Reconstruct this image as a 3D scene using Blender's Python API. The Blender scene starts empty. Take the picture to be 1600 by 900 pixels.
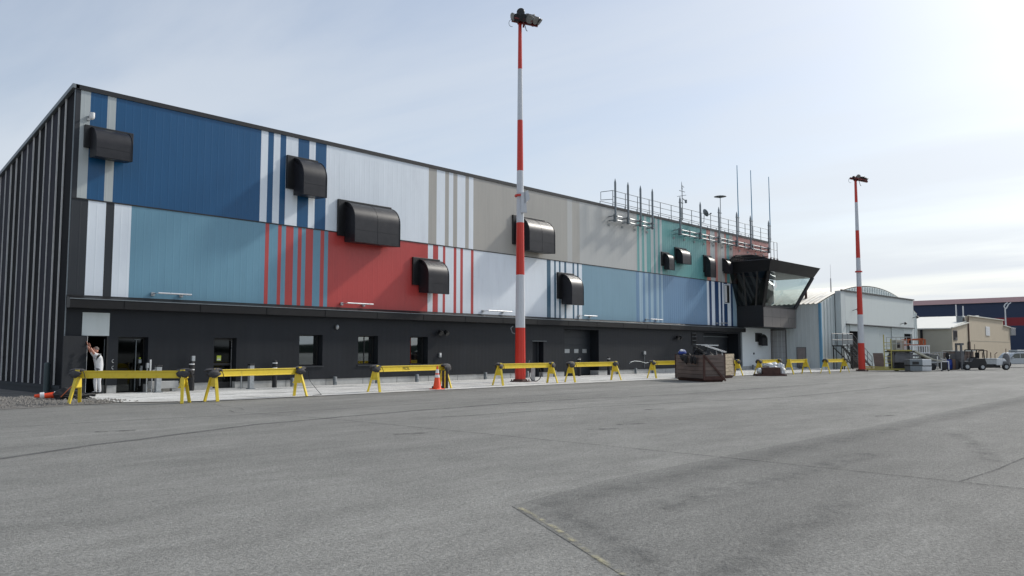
import bpy, math, random
from mathutils import Vector, Matrix, noise
random.seed(7)
SC = bpy.context.scene
COL = SC.collection

# ------------------------------------------------------------------ camera
FPX, EYE = 1240.0, 1.65
PITCH = math.atan(98 / FPX)
AZ = math.radians(42.7297)                       # facade runs along +X; the view turns this far off it
CAM = Vector((-10.437, -32.238, EYE))
cd = bpy.data.cameras.new('camera'); cam = bpy.data.objects.new('camera', cd); COL.objects.link(cam)
cam.location = CAM
cam.rotation_euler = (math.pi / 2 + PITCH, 0, AZ - math.pi / 2)
cd.sensor_width = 36.0; cd.lens = 36.0 * FPX / 1600; cd.clip_end = 3000; cd.clip_start = 0.1
SC.camera = cam
F0 = Vector((math.cos(AZ), math.sin(AZ), 0)); RT = Vector((math.sin(AZ), -math.cos(AZ), 0)); ZZ = Vector((0, 0, 1))
FW = F0 * math.cos(PITCH) + ZZ * math.sin(PITCH); UP = -F0 * math.sin(PITCH) + ZZ * math.cos(PITCH)
def ray(x, y): return FW * FPX + RT * (x - 800) + UP * (450 - y)
def gr(x, y):                                     # point on the ground
    d = ray(x, y); t = -EYE / d.z; return CAM + d * t
def onY(x, y, Y):
    d = ray(x, y); return CAM + d * ((Y - CAM.y) / d.y)
def mpp(P):                                       # metres per photo pixel there
    return (P - CAM).dot(F0) / FPX
VIEWZ = AZ - math.pi / 2                          # rotation that turns local +x to the right across the view

# ------------------------------------------------------------------ light
SUNV = Vector((4.5, -1.0, 3.3)).normalized()
SUN_EL = math.asin(SUNV.z); SUN_AZ = math.atan2(SUNV.x, SUNV.y)
w = bpy.data.worlds.new('World'); SC.world = w; w.use_nodes = True
nt = w.node_tree; nt.nodes.clear(); N = nt.nodes.new; L = nt.links.new
def wmath(op, a, b=None, clamp=False):
    n = N('ShaderNodeMath'); n.operation = op; n.use_clamp = clamp
    for i, v in enumerate((a, b)):
        if v is None: continue
        if isinstance(v, (int, float)): n.inputs[i].default_value = v
        else: L(v, n.inputs[i])
    return n.outputs[0]
wo = N('ShaderNodeOutputWorld'); bg = N('ShaderNodeBackground'); L(bg.outputs[0], wo.inputs[0])
sky = N('ShaderNodeTexSky'); sky.sky_type = 'NISHITA'; sky.sun_disc = False
sky.sun_elevation = SUN_EL; sky.sun_rotation = SUN_AZ; sky.air_density = 1.0; sky.dust_density = 1.6; sky.ozone_density = 1.2
tc = N('ShaderNodeTexCoord'); sp = N('ShaderNodeSeparateXYZ'); L(tc.outputs['Generated'], sp.inputs[0])
zc = wmath('MAXIMUM', sp.outputs[2], 0.0); den = wmath('ADD', zc, 0.10)
u = wmath('DIVIDE', sp.outputs[0], den); v = wmath('DIVIDE', sp.outputs[1], den)
cb = N('ShaderNodeCombineXYZ'); L(u, cb.inputs[0]); L(v, cb.inputs[1])
mp = N('ShaderNodeMapping'); L(cb.outputs[0], mp.inputs[0]); mp.inputs['Rotation'].default_value = (0, 0, math.radians(-52)); mp.inputs['Scale'].default_value = (0.95, 0.34, 1)
n1 = N('ShaderNodeTexNoise'); L(mp.outputs[0], n1.inputs['Vector']); n1.inputs['Scale'].default_value = 1.15; n1.inputs['Detail'].default_value = 7; n1.inputs['Roughness'].default_value = 0.52; n1.inputs['Distortion'].default_value = 0.35
cr = N('ShaderNodeMapRange'); L(n1.outputs[0], cr.inputs[0]); cr.inputs[1].default_value = 0.36; cr.inputs[2].default_value = 0.66; cr.interpolation_type = 'SMOOTHSTEP'
dt = N('ShaderNodeVectorMath'); dt.operation = 'DOT_PRODUCT'; L(tc.outputs['Generated'], dt.inputs[0]); dt.inputs[1].default_value = SUNV
dc = wmath('MAXIMUM', dt.outputs['Value'], 0.0)
g1 = wmath('POWER', dc, 8.0); g2 = wmath('POWER', dc, 22.0)
hz = wmath('POWER', wmath('SUBTRACT', 1.0, zc, True), 5.0)                       # veil thickens to the horizon
cover = wmath('ADD', wmath('MULTIPLY', cr.outputs[0], 0.32), wmath('ADD', wmath('MULTIPLY', hz, 0.54), 0.27), True)
cover = wmath('ADD', cover, wmath('MULTIPLY', g1, 0.35), True)
cb2 = wmath('ADD', wmath('ADD', 5.7, wmath('MULTIPLY', g1, 1.1)), wmath('MULTIPLY', g2, 9.0))
cc = N('ShaderNodeVectorMath'); cc.operation = 'SCALE'; cc.inputs[0].default_value = (0.94, 1.0, 1.075); L(cb2, cc.inputs['Scale'])
mx = N('ShaderNodeMix'); mx.data_type = 'RGBA'; L(cover, mx.inputs[0]); L(sky.outputs[0], mx.inputs[6]); L(cc.outputs[0], mx.inputs[7])
L(mx.outputs[2], bg.inputs[0]); bg.inputs[1].default_value = 0.115
sd = bpy.data.lights.new('sun', 'SUN'); sd.energy = 2.6; sd.angle = math.radians(4.5); sd.color = (1.0, 0.95, 0.87)
so = bpy.data.objects.new('sun', sd); COL.objects.link(so); so.rotation_euler = SUNV.to_track_quat('Z', 'Y').to_euler()
SC.view_settings.view_transform = 'Standard'; SC.view_settings.look = 'None'; SC.view_settings.exposure = 0.28; SC.view_settings.gamma = 1
SC.render.engine = 'CYCLES'
SC.cycles.use_denoising = True; SC.cycles.max_bounces = 6; SC.cycles.transparent_max_bounces = 8; SC.cycles.caustics_reflective = False; SC.cycles.caustics_refractive = False

# ------------------------------------------------------------------ materials
def srgb(r, g, b):
    f = lambda c: ((c / 255 + 0.055) / 1.055) ** 2.4 if c > 10 else c / 255 / 12.92
    return (f(r), f(g), f(b), 1)
def mat(name, col, rough=0.6, metal=0.0, var=0.12, scale=1.5, bump=0.0, bscale=30, spec=0.5, stretch=(1, 1, 1), dirt=None, dscale=2.0, dth=(0.5, 0.72), damt=0.6):
    m = bpy.data.materials.new(name); m.use_nodes = True; t = m.node_tree; b = t.nodes['Principled BSDF']
    nn = t.nodes.new; ll = t.links.new
    tcn = nn('ShaderNodeNewGeometry'); mpn = nn('ShaderNodeMapping'); mpn.inputs['Scale'].default_value = stretch; ll(tcn.outputs['Position'], mpn.inputs[0])
    nz = nn('ShaderNodeTexNoise'); nz.inputs['Scale'].default_value = scale; nz.inputs['Detail'].default_value = 6; nz.inputs['Roughness'].default_value = 0.62; ll(mpn.outputs[0], nz.inputs['Vector'])
    hs = nn('ShaderNodeMapRange'); ll(nz.outputs[0], hs.inputs[0]); hs.inputs[1].default_value = 0.25; hs.inputs[2].default_value = 0.75; hs.inputs[3].default_value = 1 - var; hs.inputs[4].default_value = 1 + var
    sc = nn('ShaderNodeVectorMath'); sc.operation = 'SCALE'; sc.inputs[0].default_value = col[:3]; ll(hs.outputs[0], sc.inputs['Scale'])
    out = sc.outputs[0]
    if dirt:
        n2 = nn('ShaderNodeTexNoise'); n2.inputs['Scale'].default_value = dscale; n2.inputs['Detail'].default_value = 8; n2.inputs['Roughness'].default_value = 0.7; ll(mpn.outputs[0], n2.inputs['Vector'])
        mr = nn('ShaderNodeMapRange'); ll(n2.outputs[0], mr.inputs[0]); mr.inputs[1].default_value = dth[0]; mr.inputs[2].default_value = dth[1]; mr.inputs[4].default_value = damt
        mi = nn('ShaderNodeMix'); mi.data_type = 'RGBA'; ll(mr.outputs[0], mi.inputs[0]); ll(out, mi.inputs[6]); mi.inputs[7].default_value = dirt; out = mi.outputs[2]
    ll(out, b.inputs['Base Color'])
    rr = nn('ShaderNodeMapRange'); ll(nz.outputs[0], rr.inputs[0]); rr.inputs[3].default_value = max(0.03, rough - 0.1); rr.inputs[4].default_value = min(1, rough + 0.1); ll(rr.outputs[0], b.inputs['Roughness'])
    b.inputs['Metallic'].default_value = metal; b.inputs['Specular IOR Level'].default_value = spec
    if bump:
        n3 = nn('ShaderNodeTexNoise'); n3.inputs['Scale'].default_value = bscale; n3.inputs['Detail'].default_value = 4; ll(mpn.outputs[0], n3.inputs['Vector'])
        bn = nn('ShaderNodeBump'); bn.inputs['Strength'].default_value = bump; bn.inputs['Distance'].default_value = 0.02; ll(n3.outputs[0], bn.inputs['Height']); ll(bn.outputs[0], b.inputs['Normal'])
    return m
PS = (1, 1, 0.18)
def paint(name, c, rough=0.33, var=0.05): return mat(name, c, rough, var=var, scale=1.1, stretch=PS, dirt=(c[0] * .7, c[1] * .7, c[2] * .72, 1), dscale=2.3, dth=(0.52, 0.8), damt=0.35, spec=0.5, bump=0.10, bscale=1.3)
M = {
 'blue': paint('blue_paint', (0.003, 0.080, 0.205, 1)),
 'teal_blue': paint('teal_blue_paint', (0.145, 0.305, 0.41, 1)),
 'white_p': paint('white_paint', (0.78, 0.84, 0.90, 1)),
 'grey_p': paint('grey_paint', (0.47, 0.51, 0.51, 1)),
 'beige': paint('beige_paint', (0.41, 0.395, 0.36, 1)),
 'beige_grey': paint('beige_grey_paint', (0.48, 0.485, 0.47, 1)),
 'red': paint('red_paint', (0.49, 0.060, 0.055, 1)),
 'steel': paint('steel_blue_paint', (0.20, 0.34, 0.43, 1)),
 'steel_lt': paint('pale_steel_paint', (0.33, 0.47, 0.57, 1)),
 'slate': paint('slate_blue_paint', (0.15, 0.27, 0.42, 1)),
 'navy': paint('navy_paint', (0.014, 0.05, 0.14, 1)),
 'teal': paint('teal_paint', (0.135, 0.355, 0.35, 1)),
 'coral': paint('coral_paint', (0.49, 0.21, 0.18, 1)),
 'dk_steel': paint('dark_steel_paint', (0.045, 0.12, 0.19, 1)),
 'dark': paint('charcoal_paint', (0.018, 0.0225, 0.029, 1), 0.5),
 'black_s': mat('side_wall_charcoal', (0.0085, 0.009, 0.0115, 1), .75, 0, .15, 1.1, stretch=PS, spec=.12),
 'black': mat('black_paint', (0.0105, 0.0130, 0.0175, 1), 0.5, 0, .2, 1.1, stretch=PS, spec=.3, dirt=(.022, .024, .027, 1), dscale=1.7, dth=(.5, .8), damt=.35),
 'hood': mat('dark_hood_metal', (0.015, 0.015, 0.019, 1), 0.40, 0.0, 0.25, 3, bump=0.08, bscale=3, spec=0.4, dirt=(.035, .034, .036, 1), dscale=2.2, dth=(.5, .8), damt=.5),
 'cabblack': mat('matt_black_cab_metal', (0.010, 0.010, 0.011, 1), 0.5, 0, .2, 2, spec=.3),
 'blackm': mat('black_metal', (0.012, 0.012, 0.013, 1), 0.4, 0.0, 0.2, 3),
 'void': mat('dark_interior', (0.006, 0.006, 0.007, 1), 0.9, 0, 0.2, 2, spec=0.1),
 'galv': mat('galvanised_steel', (0.42, 0.44, 0.45, 1), 0.42, 0.55, 0.18, 9),
 'galv_d': mat('dull_galvanised_steel', (0.20, 0.225, 0.24, 1), 0.5, 0.4, 0.2, 9),
 'fin': mat('pale_fin_metal', (0.80, 0.79, 0.77, 1), 0.5, 0.0, 0.12, 2),
 'conc': mat('foundation_concrete', (0.46, 0.46, 0.445, 1), 0.9, 0, 0.16, 2.5, bump=0.15, dirt=(0.2, 0.2, 0.19, 1), dscale=1.6),
 'dkconc': mat('dark_foundation', (0.028, 0.033, 0.038, 1), 0.85, 0, 0.2, 2, bump=0.1),
 'mred': mat('mast_red_paint', (0.62, 0.035, 0.018, 1), 0.4, 0, 0.08, 1.5, dirt=(0.4, 0.03, 0.02, 1), dscale=3, damt=0.4),
 'mwhite': mat('mast_white_paint', (0.62, 0.64, 0.67, 1), 0.4, 0, 0.06, 1.5, dirt=(0.45, 0.46, 0.47, 1), dscale=3, damt=0.4),
 'yellow': mat('yellow_plastic', (0.78, 0.58, 0.04, 1), 0.42, 0, 0.08, 4, dirt=(0.34, 0.24, 0.04, 1), dscale=7, dth=(0.55, 0.78), damt=0.6),
 'bag': mat('dark_bag_cloth', (0.055, 0.053, 0.056, 1), 0.75, 0, 0.35, 12, bump=0.5, bscale=22),
 'rubber': mat('black_rubber', (0.018, 0.018, 0.019, 1), 0.75, 0, 0.2, 8),
 'orange': mat('orange_plastic', (0.86, 0.075, 0.015, 1), 0.4, 0, 0.06, 5),
 'reflect': mat('white_reflective_band', (0.78, 0.78, 0.78, 1), 0.35, 0, 0.05, 5),
 'white': mat('plain_white', (0.74, 0.75, 0.75, 1), 0.5, 0, 0.06, 4),
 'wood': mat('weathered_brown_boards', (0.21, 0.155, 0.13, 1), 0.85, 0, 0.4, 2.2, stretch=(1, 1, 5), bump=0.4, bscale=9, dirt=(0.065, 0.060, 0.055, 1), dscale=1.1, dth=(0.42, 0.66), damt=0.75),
 'wood_sunlit': mat('sunlit_coloured_boards', (0.42, 0.35, 0.25, 1), 0.85, 0, 0.3, 2.2, stretch=(1, 1, 5), bump=0.4, bscale=9, dirt=(0.16, 0.11, 0.08, 1), dscale=1.8, dth=(0.5, 0.7), damt=0.7),  # same boards as the brown ones, sunlight put into the lighter colour
 'rust': mat('rusty_steel', (0.085, 0.042, 0.033, 1), 0.8, 0.1, 0.35, 4, bump=0.2, dirt=(0.035, 0.02, 0.018, 1), dscale=3),
 'skin': mat('skin', (0.50, 0.235, 0.165, 1), 0.5, 0, 0.06, 12),
 'cloth': mat('white_work_cloth', (0.70, 0.70, 0.71, 1), 0.85, 0, 0.08, 9, bump=0.35, bscale=14, dirt=(0.45, 0.45, 0.45, 1), dscale=9),
 'greycloth': mat('grey_cloth', (0.12, 0.12, 0.13, 1), 0.85, 0, 0.15, 9),
 'hair': mat('short_grey_hair', (0.14, 0.11, 0.10, 1), 0.8, 0, 0.2, 30),
 'han_side': mat('pale_grey_cladding', (0.56, 0.61, 0.61, 1), 0.6, 0, 0.07, 1.2, stretch=PS, dirt=(0.42, 0.46, 0.45, 1), dscale=1.5, damt=0.45),
 'han_front': mat('pale_green_grey_cladding', (0.60, 0.65, 0.64, 1), 0.55, 0, 0.05, 1.2, stretch=PS, dirt=(0.46, 0.5, 0.48, 1), dscale=1.2, damt=0.4),
 'han_roof': mat('cream_roof_sheet', (0.80, 0.77, 0.68, 1), 0.5, 0, 0.1, 1.5, dirt=(0.36, 0.25, 0.13, 1), dscale=1.3, dth=(0.5, 0.7), damt=0.6, stretch=(.3, 3, 1)),
 'blue_post': mat('blue_corner_trim', (0.13, 0.31, 0.47, 1), 0.5, 0, 0.06, 2),
 'tan': mat('tan_render', (0.53, 0.45, 0.335, 1), 0.8, 0, 0.05, 1, bump=0.05),
 'olive': mat('olive_cladding', (0.42, 0.395, 0.32, 1), 0.7, 0, 0.06, 1),
 'cream': mat('cream_metal_roof', (0.72, 0.71, 0.64, 1), 0.5, 0, 0.04, 1),
 'hnavy': mat('navy_hangar_cladding', (0.020, 0.036, 0.082, 1), 0.6, 0, 0.05, .4),
 'hred': mat('dark_red_hangar_cladding', (0.24, 0.016, 0.024, 1), 0.6, 0, 0.05, .4),
 'hpink': mat('pale_red_roof_edge', (0.62, 0.40, 0.40, 1), 0.6, 0, 0.04, .4),
 'cabgrey': mat('grey_soffit_panel', (0.19, 0.175, 0.165, 1), 0.55, 0.1, 0.1, 3),
 'bluebag': mat('blue_plastic', (0.02, 0.06, 0.33, 1), 0.4, 0, 0.1, 5),
 'alu': mat('bright_aluminium', (0.62, 0.63, 0.64, 1), 0.28, 0.85, 0.1, 5),
 'silver': mat('silver_car_paint', (0.50, 0.53, 0.55, 1), 0.25, 0.2, 0.03, 2),
 'lime': mat('lime_sticker', (0.55, 0.66, 0.05, 1), 0.5, 0, 0.03, 5),
 'cardb': mat('brown_cabinet', (0.36, 0.22, 0.15, 1), 0.75, 0, 0.1, 5),
 'floodgrey': mat('floodlight_housing', (0.22, 0.215, 0.20, 1), 0.45, 0.4, 0.3, 6),
 'orange2': mat('orange_frame_paint', (0.42, 0.10, 0.03, 1), 0.5, 0, 0.15, 5),
 'whip': mat('blue_whip_glassfibre', (0.03, 0.24, 0.40, 1), 0.5, 0, 0.05, 3),
 'beigebox': mat('cream_machine_box', (0.46, 0.45, 0.37, 1), 0.6, 0, 0.1, 4),
 'mgrey': mat('grey_machine_paint', (0.15, 0.15, 0.155, 1), 0.5, 0.1, 0.15, 3),
 'lgrey': mat('light_grey_door_paint', (0.40, 0.41, 0.42, 1), 0.5, 0.0, 0.06, 2),
 'wall_white': mat('fresh_white_wall', (0.84, 0.88, 0.88, 1), .5, 0, .03, 1),
 'ylw2': mat('dull_yellow_steel', (0.46, 0.40, 0.10, 1), .5, 0, .15, 4),
 'mreddk': mat('dark_mast_red', (0.16, 0.016, 0.014, 1), .5, 0, .15, 4),
 'doorbrown': mat('faded_brown_grey_door', (0.27, 0.235, 0.225, 1), .6, 0, .15, 3),
 'pipe': mat('dark_green_pipe', (0.05, 0.075, 0.08, 1), 0.5, 0, 0.1, 3),
}
def glass(name, tint, gloss_rough=0.02, trans=0.5):
    m = bpy.data.materials.new(name); m.use_nodes = True; t = m.node_tree; t.nodes.clear()
    o = t.nodes.new('ShaderNodeOutputMaterial'); a = t.nodes.new('ShaderNodeMixShader'); tr = t.nodes.new('ShaderNodeBsdfTransparent'); gl = t.nodes.new('ShaderNodeBsdfGlossy')
    tr.inputs[0].default_value = tint; gl.inputs['Roughness'].default_value = gloss_rough; gl.inputs[0].default_value = (0.86, 0.92, 0.93, 1)
    fr = t.nodes.new('ShaderNodeFresnel'); fr.inputs[0].default_value = 1.5
    ad = t.nodes.new('ShaderNodeMath'); ad.operation = 'ADD'; ad.use_clamp = True; t.links.new(fr.outputs[0], ad.inputs[0]); ad.inputs[1].default_value = trans
    t.links.new(ad.outputs[0], a.inputs[0]); t.links.new(tr.outputs[0], a.inputs[1]); t.links.new(gl.outputs[0], a.inputs[2]); t.links.new(a.outputs[0], o.inputs[0])
    return m
M['winglass'] = glass('reflective_window_glass', (0.25, 0.3, 0.3, 1), 0.02, 0.22)
M['doorglass'] = glass('dark_door_glass', (0.12, 0.13, 0.13, 1), 0.03, 0.0)
M['cabglass'] = glass('clear_cab_glass', (0.80, 0.88, 0.88, 1), 0.02, 0.02)

# ------------------------------------------------------------------ mesh builder
class MB:
    def __init__(s): s.v = []; s.f = []; s.m = []
    def add(s, vs, fs, mi=0):
        b = len(s.v); s.v += [tuple(p) for p in vs]; s.f += [tuple(b + i for i in f) for f in fs]; s.m += [mi] * len(fs); return s
    def box(s, x0, x1, y0, y1, z0, z1, mi=0):
        x0, x1 = min(x0, x1), max(x0, x1); y0, y1 = min(y0, y1), max(y0, y1); z0, z1 = min(z0, z1), max(z0, z1)
        return s.add([(x0, y0, z0), (x1, y0, z0), (x1, y1, z0), (x0, y1, z0), (x0, y0, z1), (x1, y0, z1), (x1, y1, z1), (x0, y1, z1)],
                     [(0, 3, 2, 1), (4, 5, 6, 7), (0, 1, 5, 4), (1, 2, 6, 5), (2, 3, 7, 6), (3, 0, 4, 7)], mi)
    def hexa(s, a, b, mi=0):                       # a: four bottom corners, b: four top corners
        return s.add(list(a) + list(b), [(0, 3, 2, 1), (4, 5, 6, 7), (0, 1, 5, 4), (1, 2, 6, 5), (2, 3, 7, 6), (3, 0, 4, 7)], mi)
    def tube(s, p0, p1, r0, r1=None, seg=10, mi=0, rot=0.0):
        r1 = r0 if r1 is None else r1; p0 = Vector(p0); p1 = Vector(p1); d = (p1 - p0).normalized()
        a = d.orthogonal().normalized() if abs(d.z) < .999 else Vector((1, 0, 0)); b = d.cross(a)
        vs = []
        for p, r in ((p0, r0), (p1, r1)):
            for i in range(seg):
                t = 2 * math.pi * i / seg + rot; vs.append(p + (a * math.cos(t) + b * math.sin(t)) * r)
        fs = [(i, (i + 1) % seg, seg + (i + 1) % seg, seg + i) for i in range(seg)] + [tuple(range(seg))[::-1], tuple(range(seg, 2 * seg))]
        return s.add(vs, fs, mi)
    def bar(s, p0, p1, w, h=None, mi=0):           # box-section bar
        h = w if h is None else h; p0 = Vector(p0); p1 = Vector(p1); d = (p1 - p0).normalized()
        a = d.cross(ZZ); a = Vector((1, 0, 0)) if a.length < .01 else a.normalized(); b = a.cross(d)
        c = [(-.5, -.5), (.5, -.5), (.5, .5), (-.5, .5)]
        return s.add([p0 + a * w * i + b * h * j for i, j in c] + [p1 + a * w * i + b * h * j for i, j in c],
                     [(0, 1, 5, 4), (1, 2, 6, 5), (2, 3, 7, 6), (3, 0, 4, 7), (3, 2, 1, 0), (4, 5, 6, 7)], mi)
    def path(s, pts, r, seg=6, mi=0):
        for a, b in zip(pts, pts[1:]): s.tube(a, b, r, r, seg, mi)
        return s
    def prism(s, poly, axis, a0, a1, mi=0):        # poly in the two other axes
        def P(p, a): return {'x': (a, p[0], p[1]), 'y': (p[0], a, p[1]), 'z': (p[0], p[1], a)}[axis]
        n = len(poly)
        return s.add([P(p, a0) for p in poly] + [P(p, a1) for p in poly], [(i, (i + 1) % n, n + (i + 1) % n, n + i) for i in range(n)] + [tuple(range(n))[::-1], tuple(range(n, 2 * n))], mi)
    def lathe(s, prof, seg=16, c=(0, 0, 0), mi=0):
        vs = []
        for r, z in prof:
            for i in range(seg):
                t = 2 * math.pi * i / seg; vs.append((c[0] + r * math.cos(t), c[1] + r * math.sin(t), c[2] + z))
        fs = [(k * seg + i, k * seg + (i + 1) % seg, (k + 1) * seg + (i + 1) % seg, (k + 1) * seg + i) for k in range(len(prof) - 1) for i in range(seg)]
        return s.add(vs, fs, mi)
    def blob(s, c, r, amp=0.2, seed=0, seg=14, rings=9, fr=1.8, mi=0, flat=None):
        vs = []
        for k in range(rings + 1):
            ph = math.pi * k / rings
            for i in range(seg):
                t = 2 * math.pi * i / seg
                d = Vector((math.sin(ph) * math.cos(t), math.sin(ph) * math.sin(t), math.cos(ph)))
                q = 1 + amp * noise.noise(d * fr + Vector((seed * 3.1, seed * 1.7, 0)))
                p = Vector((c[0] + d.x * r[0] * q, c[1] + d.y * r[1] * q, c[2] + d.z * r[2] * q))
                if flat is not None: p.z = max(p.z, flat)
                vs.append(p)
        fs = [(k * seg + i, k * seg + (i + 1) % seg, (k + 1) * seg + (i + 1) % seg, (k + 1) * seg + i) for k in range(rings) for i in range(seg)]
        return s.add(vs, fs, mi)
    def build(s, name, mats, parent=None, smooth=False, bevel=0.0, loc=None):
        me = bpy.data.meshes.new(name); me.from_pydata(s.v, [], s.f)
        for m in (mats if isinstance(mats, (list, tuple)) else [mats]): me.materials.append(M[m] if isinstance(m, str) else m)
        me.polygons.foreach_set('material_index', s.m)
        import bmesh
        bm = bmesh.new(); bm.from_mesh(me); bmesh.ops.recalc_face_normals(bm, faces=bm.faces); bm.to_mesh(me); bm.free()
        if smooth:
            me.polygons.foreach_set('use_smooth', [True] * len(me.polygons)); me.set_sharp_from_angle(angle=math.radians(38))
        me.update()
        o = bpy.data.objects.new(name, me); COL.objects.link(o)
        if parent: o.parent = parent
        if loc is not None: o.location = loc
        if bevel:
            bv = o.modifiers.new('bevel', 'BEVEL'); bv.width = bevel; bv.segments = 2; bv.limit_method = 'ANGLE'
        return o
def tag(o, label=None, cat=None, group=None, kind=None):
    if label: o['label'] = label
    if cat: o['category'] = cat
    if group: o['group'] = group
    if kind: o['kind'] = kind
    return o
def empty(name, loc=(0, 0, 0), rz=0.0, **k):
    o = bpy.data.objects.new(name, None); COL.objects.link(o); o.location = loc; o.rotation_euler = (0, 0, rz); o.empty_display_size = .2
    return tag(o, **k)
def copy_tree(o, parent=None):
    c = o.copy(); COL.objects.link(c); c.parent = parent
    for ch in list(o.children): copy_tree(ch, c)
    return c
def struct(o): o['kind'] = 'structure'; return o

# ------------------------------------------------------------------ ground
def ground_mat(name, base, lo, hi, kind):
    m = bpy.data.materials.new(name); m.use_nodes = True; t = m.node_tree; b = t.nodes['Principled BSDF']; nn = t.nodes.new; ll = t.links.new
    g = nn('ShaderNodeNewGeometry')
    def nz(scale, detail=5, rough=.6, stretch=(1, 1, 1), rot=0):
        mp = nn('ShaderNodeMapping'); mp.inputs['Scale'].default_value = stretch; mp.inputs['Rotation'].default_value = (0, 0, rot); ll(g.outputs['Position'], mp.inputs[0])
        n = nn('ShaderNodeTexNoise'); n.inputs['Scale'].default_value = scale; n.inputs['Detail'].default_value = detail; n.inputs['Roughness'].default_value = rough; ll(mp.outputs[0], n.inputs['Vector']); return n.outputs[0]
    def rng(x, a, b_, c, d):
        r = nn('ShaderNodeMapRange'); ll(x, r.inputs[0]); 
        for i, q in enumerate((a, b_, c, d)): r.inputs[i + 1].default_value = q
        return r.outputs[0]
    def mul(a, b_):
        n = nn('ShaderNodeMath'); n.operation = 'MULTIPLY'; ll(a, n.inputs[0]); ll(b_, n.inputs[1]); return n.outputs[0]
    big = rng(nz(0.13, 7, .68, (0.5, 1.7, 1)), .34, .66, lo, hi)
    mid = rng(nz(1.3, 8, .75, (0.7, 1.3, 1)), .3, .7, 0.84, 1.16)
    fine = rng(nz(26, 3, .85), .34, .66, 0.70, 1.30)
    grit = rng(nz(9, 5, .8, (1, 1.6, 1)), .3, .7, 0.80, 1.20)
    streak = rng(nz(0.55, 6, .65, (0.35, 1.7, 1)), .3, .7, 0.88, 1.12)
    pit = rng(nz(16, 3, .7, (1, 1.5, 1)), .60, .70, 1.0, 0.62)
    k = mul(mul(mul(big, mid), mul(fine, grit)), mul(streak, pit) if kind != 'conc' else streak)
    sc = nn('ShaderNodeVectorMath'); sc.operation = 'SCALE'; sc.inputs[0].default_value = base; ll(k, sc.inputs['Scale']); out = sc.outputs[0]
    if kind == 'conc':
        mr = rng(nz(0.7, 8, .7, (.5, 1, 1)), .55, .75, 0, .35); mi = nn('ShaderNodeMix'); mi.data_type = 'RGBA'; ll(mr, mi.inputs[0]); ll(out, mi.inputs[6]); mi.inputs[7].default_value = (.2, .2, .19, 1); out = mi.outputs[2]
    ll(out, b.inputs['Base Color']); b.inputs['Roughness'].default_value = .82 if kind != 'conc' else .9; b.inputs['Specular IOR Level'].default_value = .35
    bp = nn('ShaderNodeBump'); bp.inputs['Strength'].default_value = .9 if kind != 'conc' else .15; bp.inputs['Distance'].default_value = .012; ll(fine, bp.inputs['Height'])
    b2 = nn('ShaderNodeBump'); b2.inputs['Strength'].default_value = .35; b2.inputs['Distance'].default_value = .03; ll(grit, b2.inputs['Height']); ll(bp.outputs[0], b2.inputs['Normal']); ll(b2.outputs[0], b.inputs['Normal'])
    return m
def alpha_mat(name, col, edge=0.3, scale=4, lo=.42, hi=.6, rough=.85, amax=1.0):
    """worn layer: UV.y runs across the strip (0..1), ragged alpha from noise"""
    m = bpy.data.materials.new(name); m.use_nodes = True; t = m.node_tree; b = t.nodes['Principled BSDF']; nn = t.nodes.new; ll = t.links.new
    uv = nn('ShaderNodeUVMap'); s = nn('ShaderNodeSeparateXYZ'); ll(uv.outputs[0], s.inputs[0])
    a = nn('ShaderNodeMath'); a.operation = 'PINGPONG'; ll(s.outputs[1], a.inputs[0]); a.inputs[1].default_value = .5
    r = nn('ShaderNodeMapRange'); ll(a.outputs[0], r.inputs[0]); r.inputs[1].default_value = 0; r.inputs[2].default_value = edge; r.interpolation_type = 'SMOOTHSTEP'
    g = nn('ShaderNodeNewGeometry'); n = nn('ShaderNodeTexNoise'); n.inputs['Scale'].default_value = scale; n.inputs['Detail'].default_value = 7; n.inputs['Roughness'].default_value = .7; ll(g.outputs['Position'], n.inputs['Vector'])
    q = nn('ShaderNodeMapRange'); ll(n.outputs[0], q.inputs[0]); q.inputs[1].default_value = lo; q.inputs[2].default_value = hi; q.inputs[4].default_value = amax
    mu = nn('ShaderNodeMath'); mu.operation = 'MULTIPLY'; ll(r.outputs[0], mu.inputs[0]); ll(q.outputs[0], mu.inputs[1]); ll(mu.outputs[0], b.inputs['Alpha'])
    b.inputs['Base Color'].default_value = col; b.inputs['Roughness'].default_value = rough; b.inputs['Specular IOR Level'].default_value = .3
    return m
M['asphalt'] = ground_mat('grey_asphalt', (0.206, 0.204, 0.190), .82, 1.16, 'asph')
M['asphalt2'] = ground_mat('darker_asphalt', (0.165, 0.164, 0.153), .82, 1.16, 'asph')
M['pave'] = ground_mat('pale_concrete', (0.56, 0.56, 0.54), .93, 1.07, 'conc')
M['gravelm'] = ground_mat('loose_gravel', (0.19, 0.18, 0.165), .8, 1.25, 'asph')
def sheet(name, poly, z, m):
    b = MB(); b.add([(x, y, z) for x, y in poly], [tuple(range(len(poly)))]); return struct(b.build(name, m))
sheet('ground', [(-900, -900), (1400, -900), (1400, 1200), (-900, 1200)], 0.0, 'asphalt')
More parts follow.
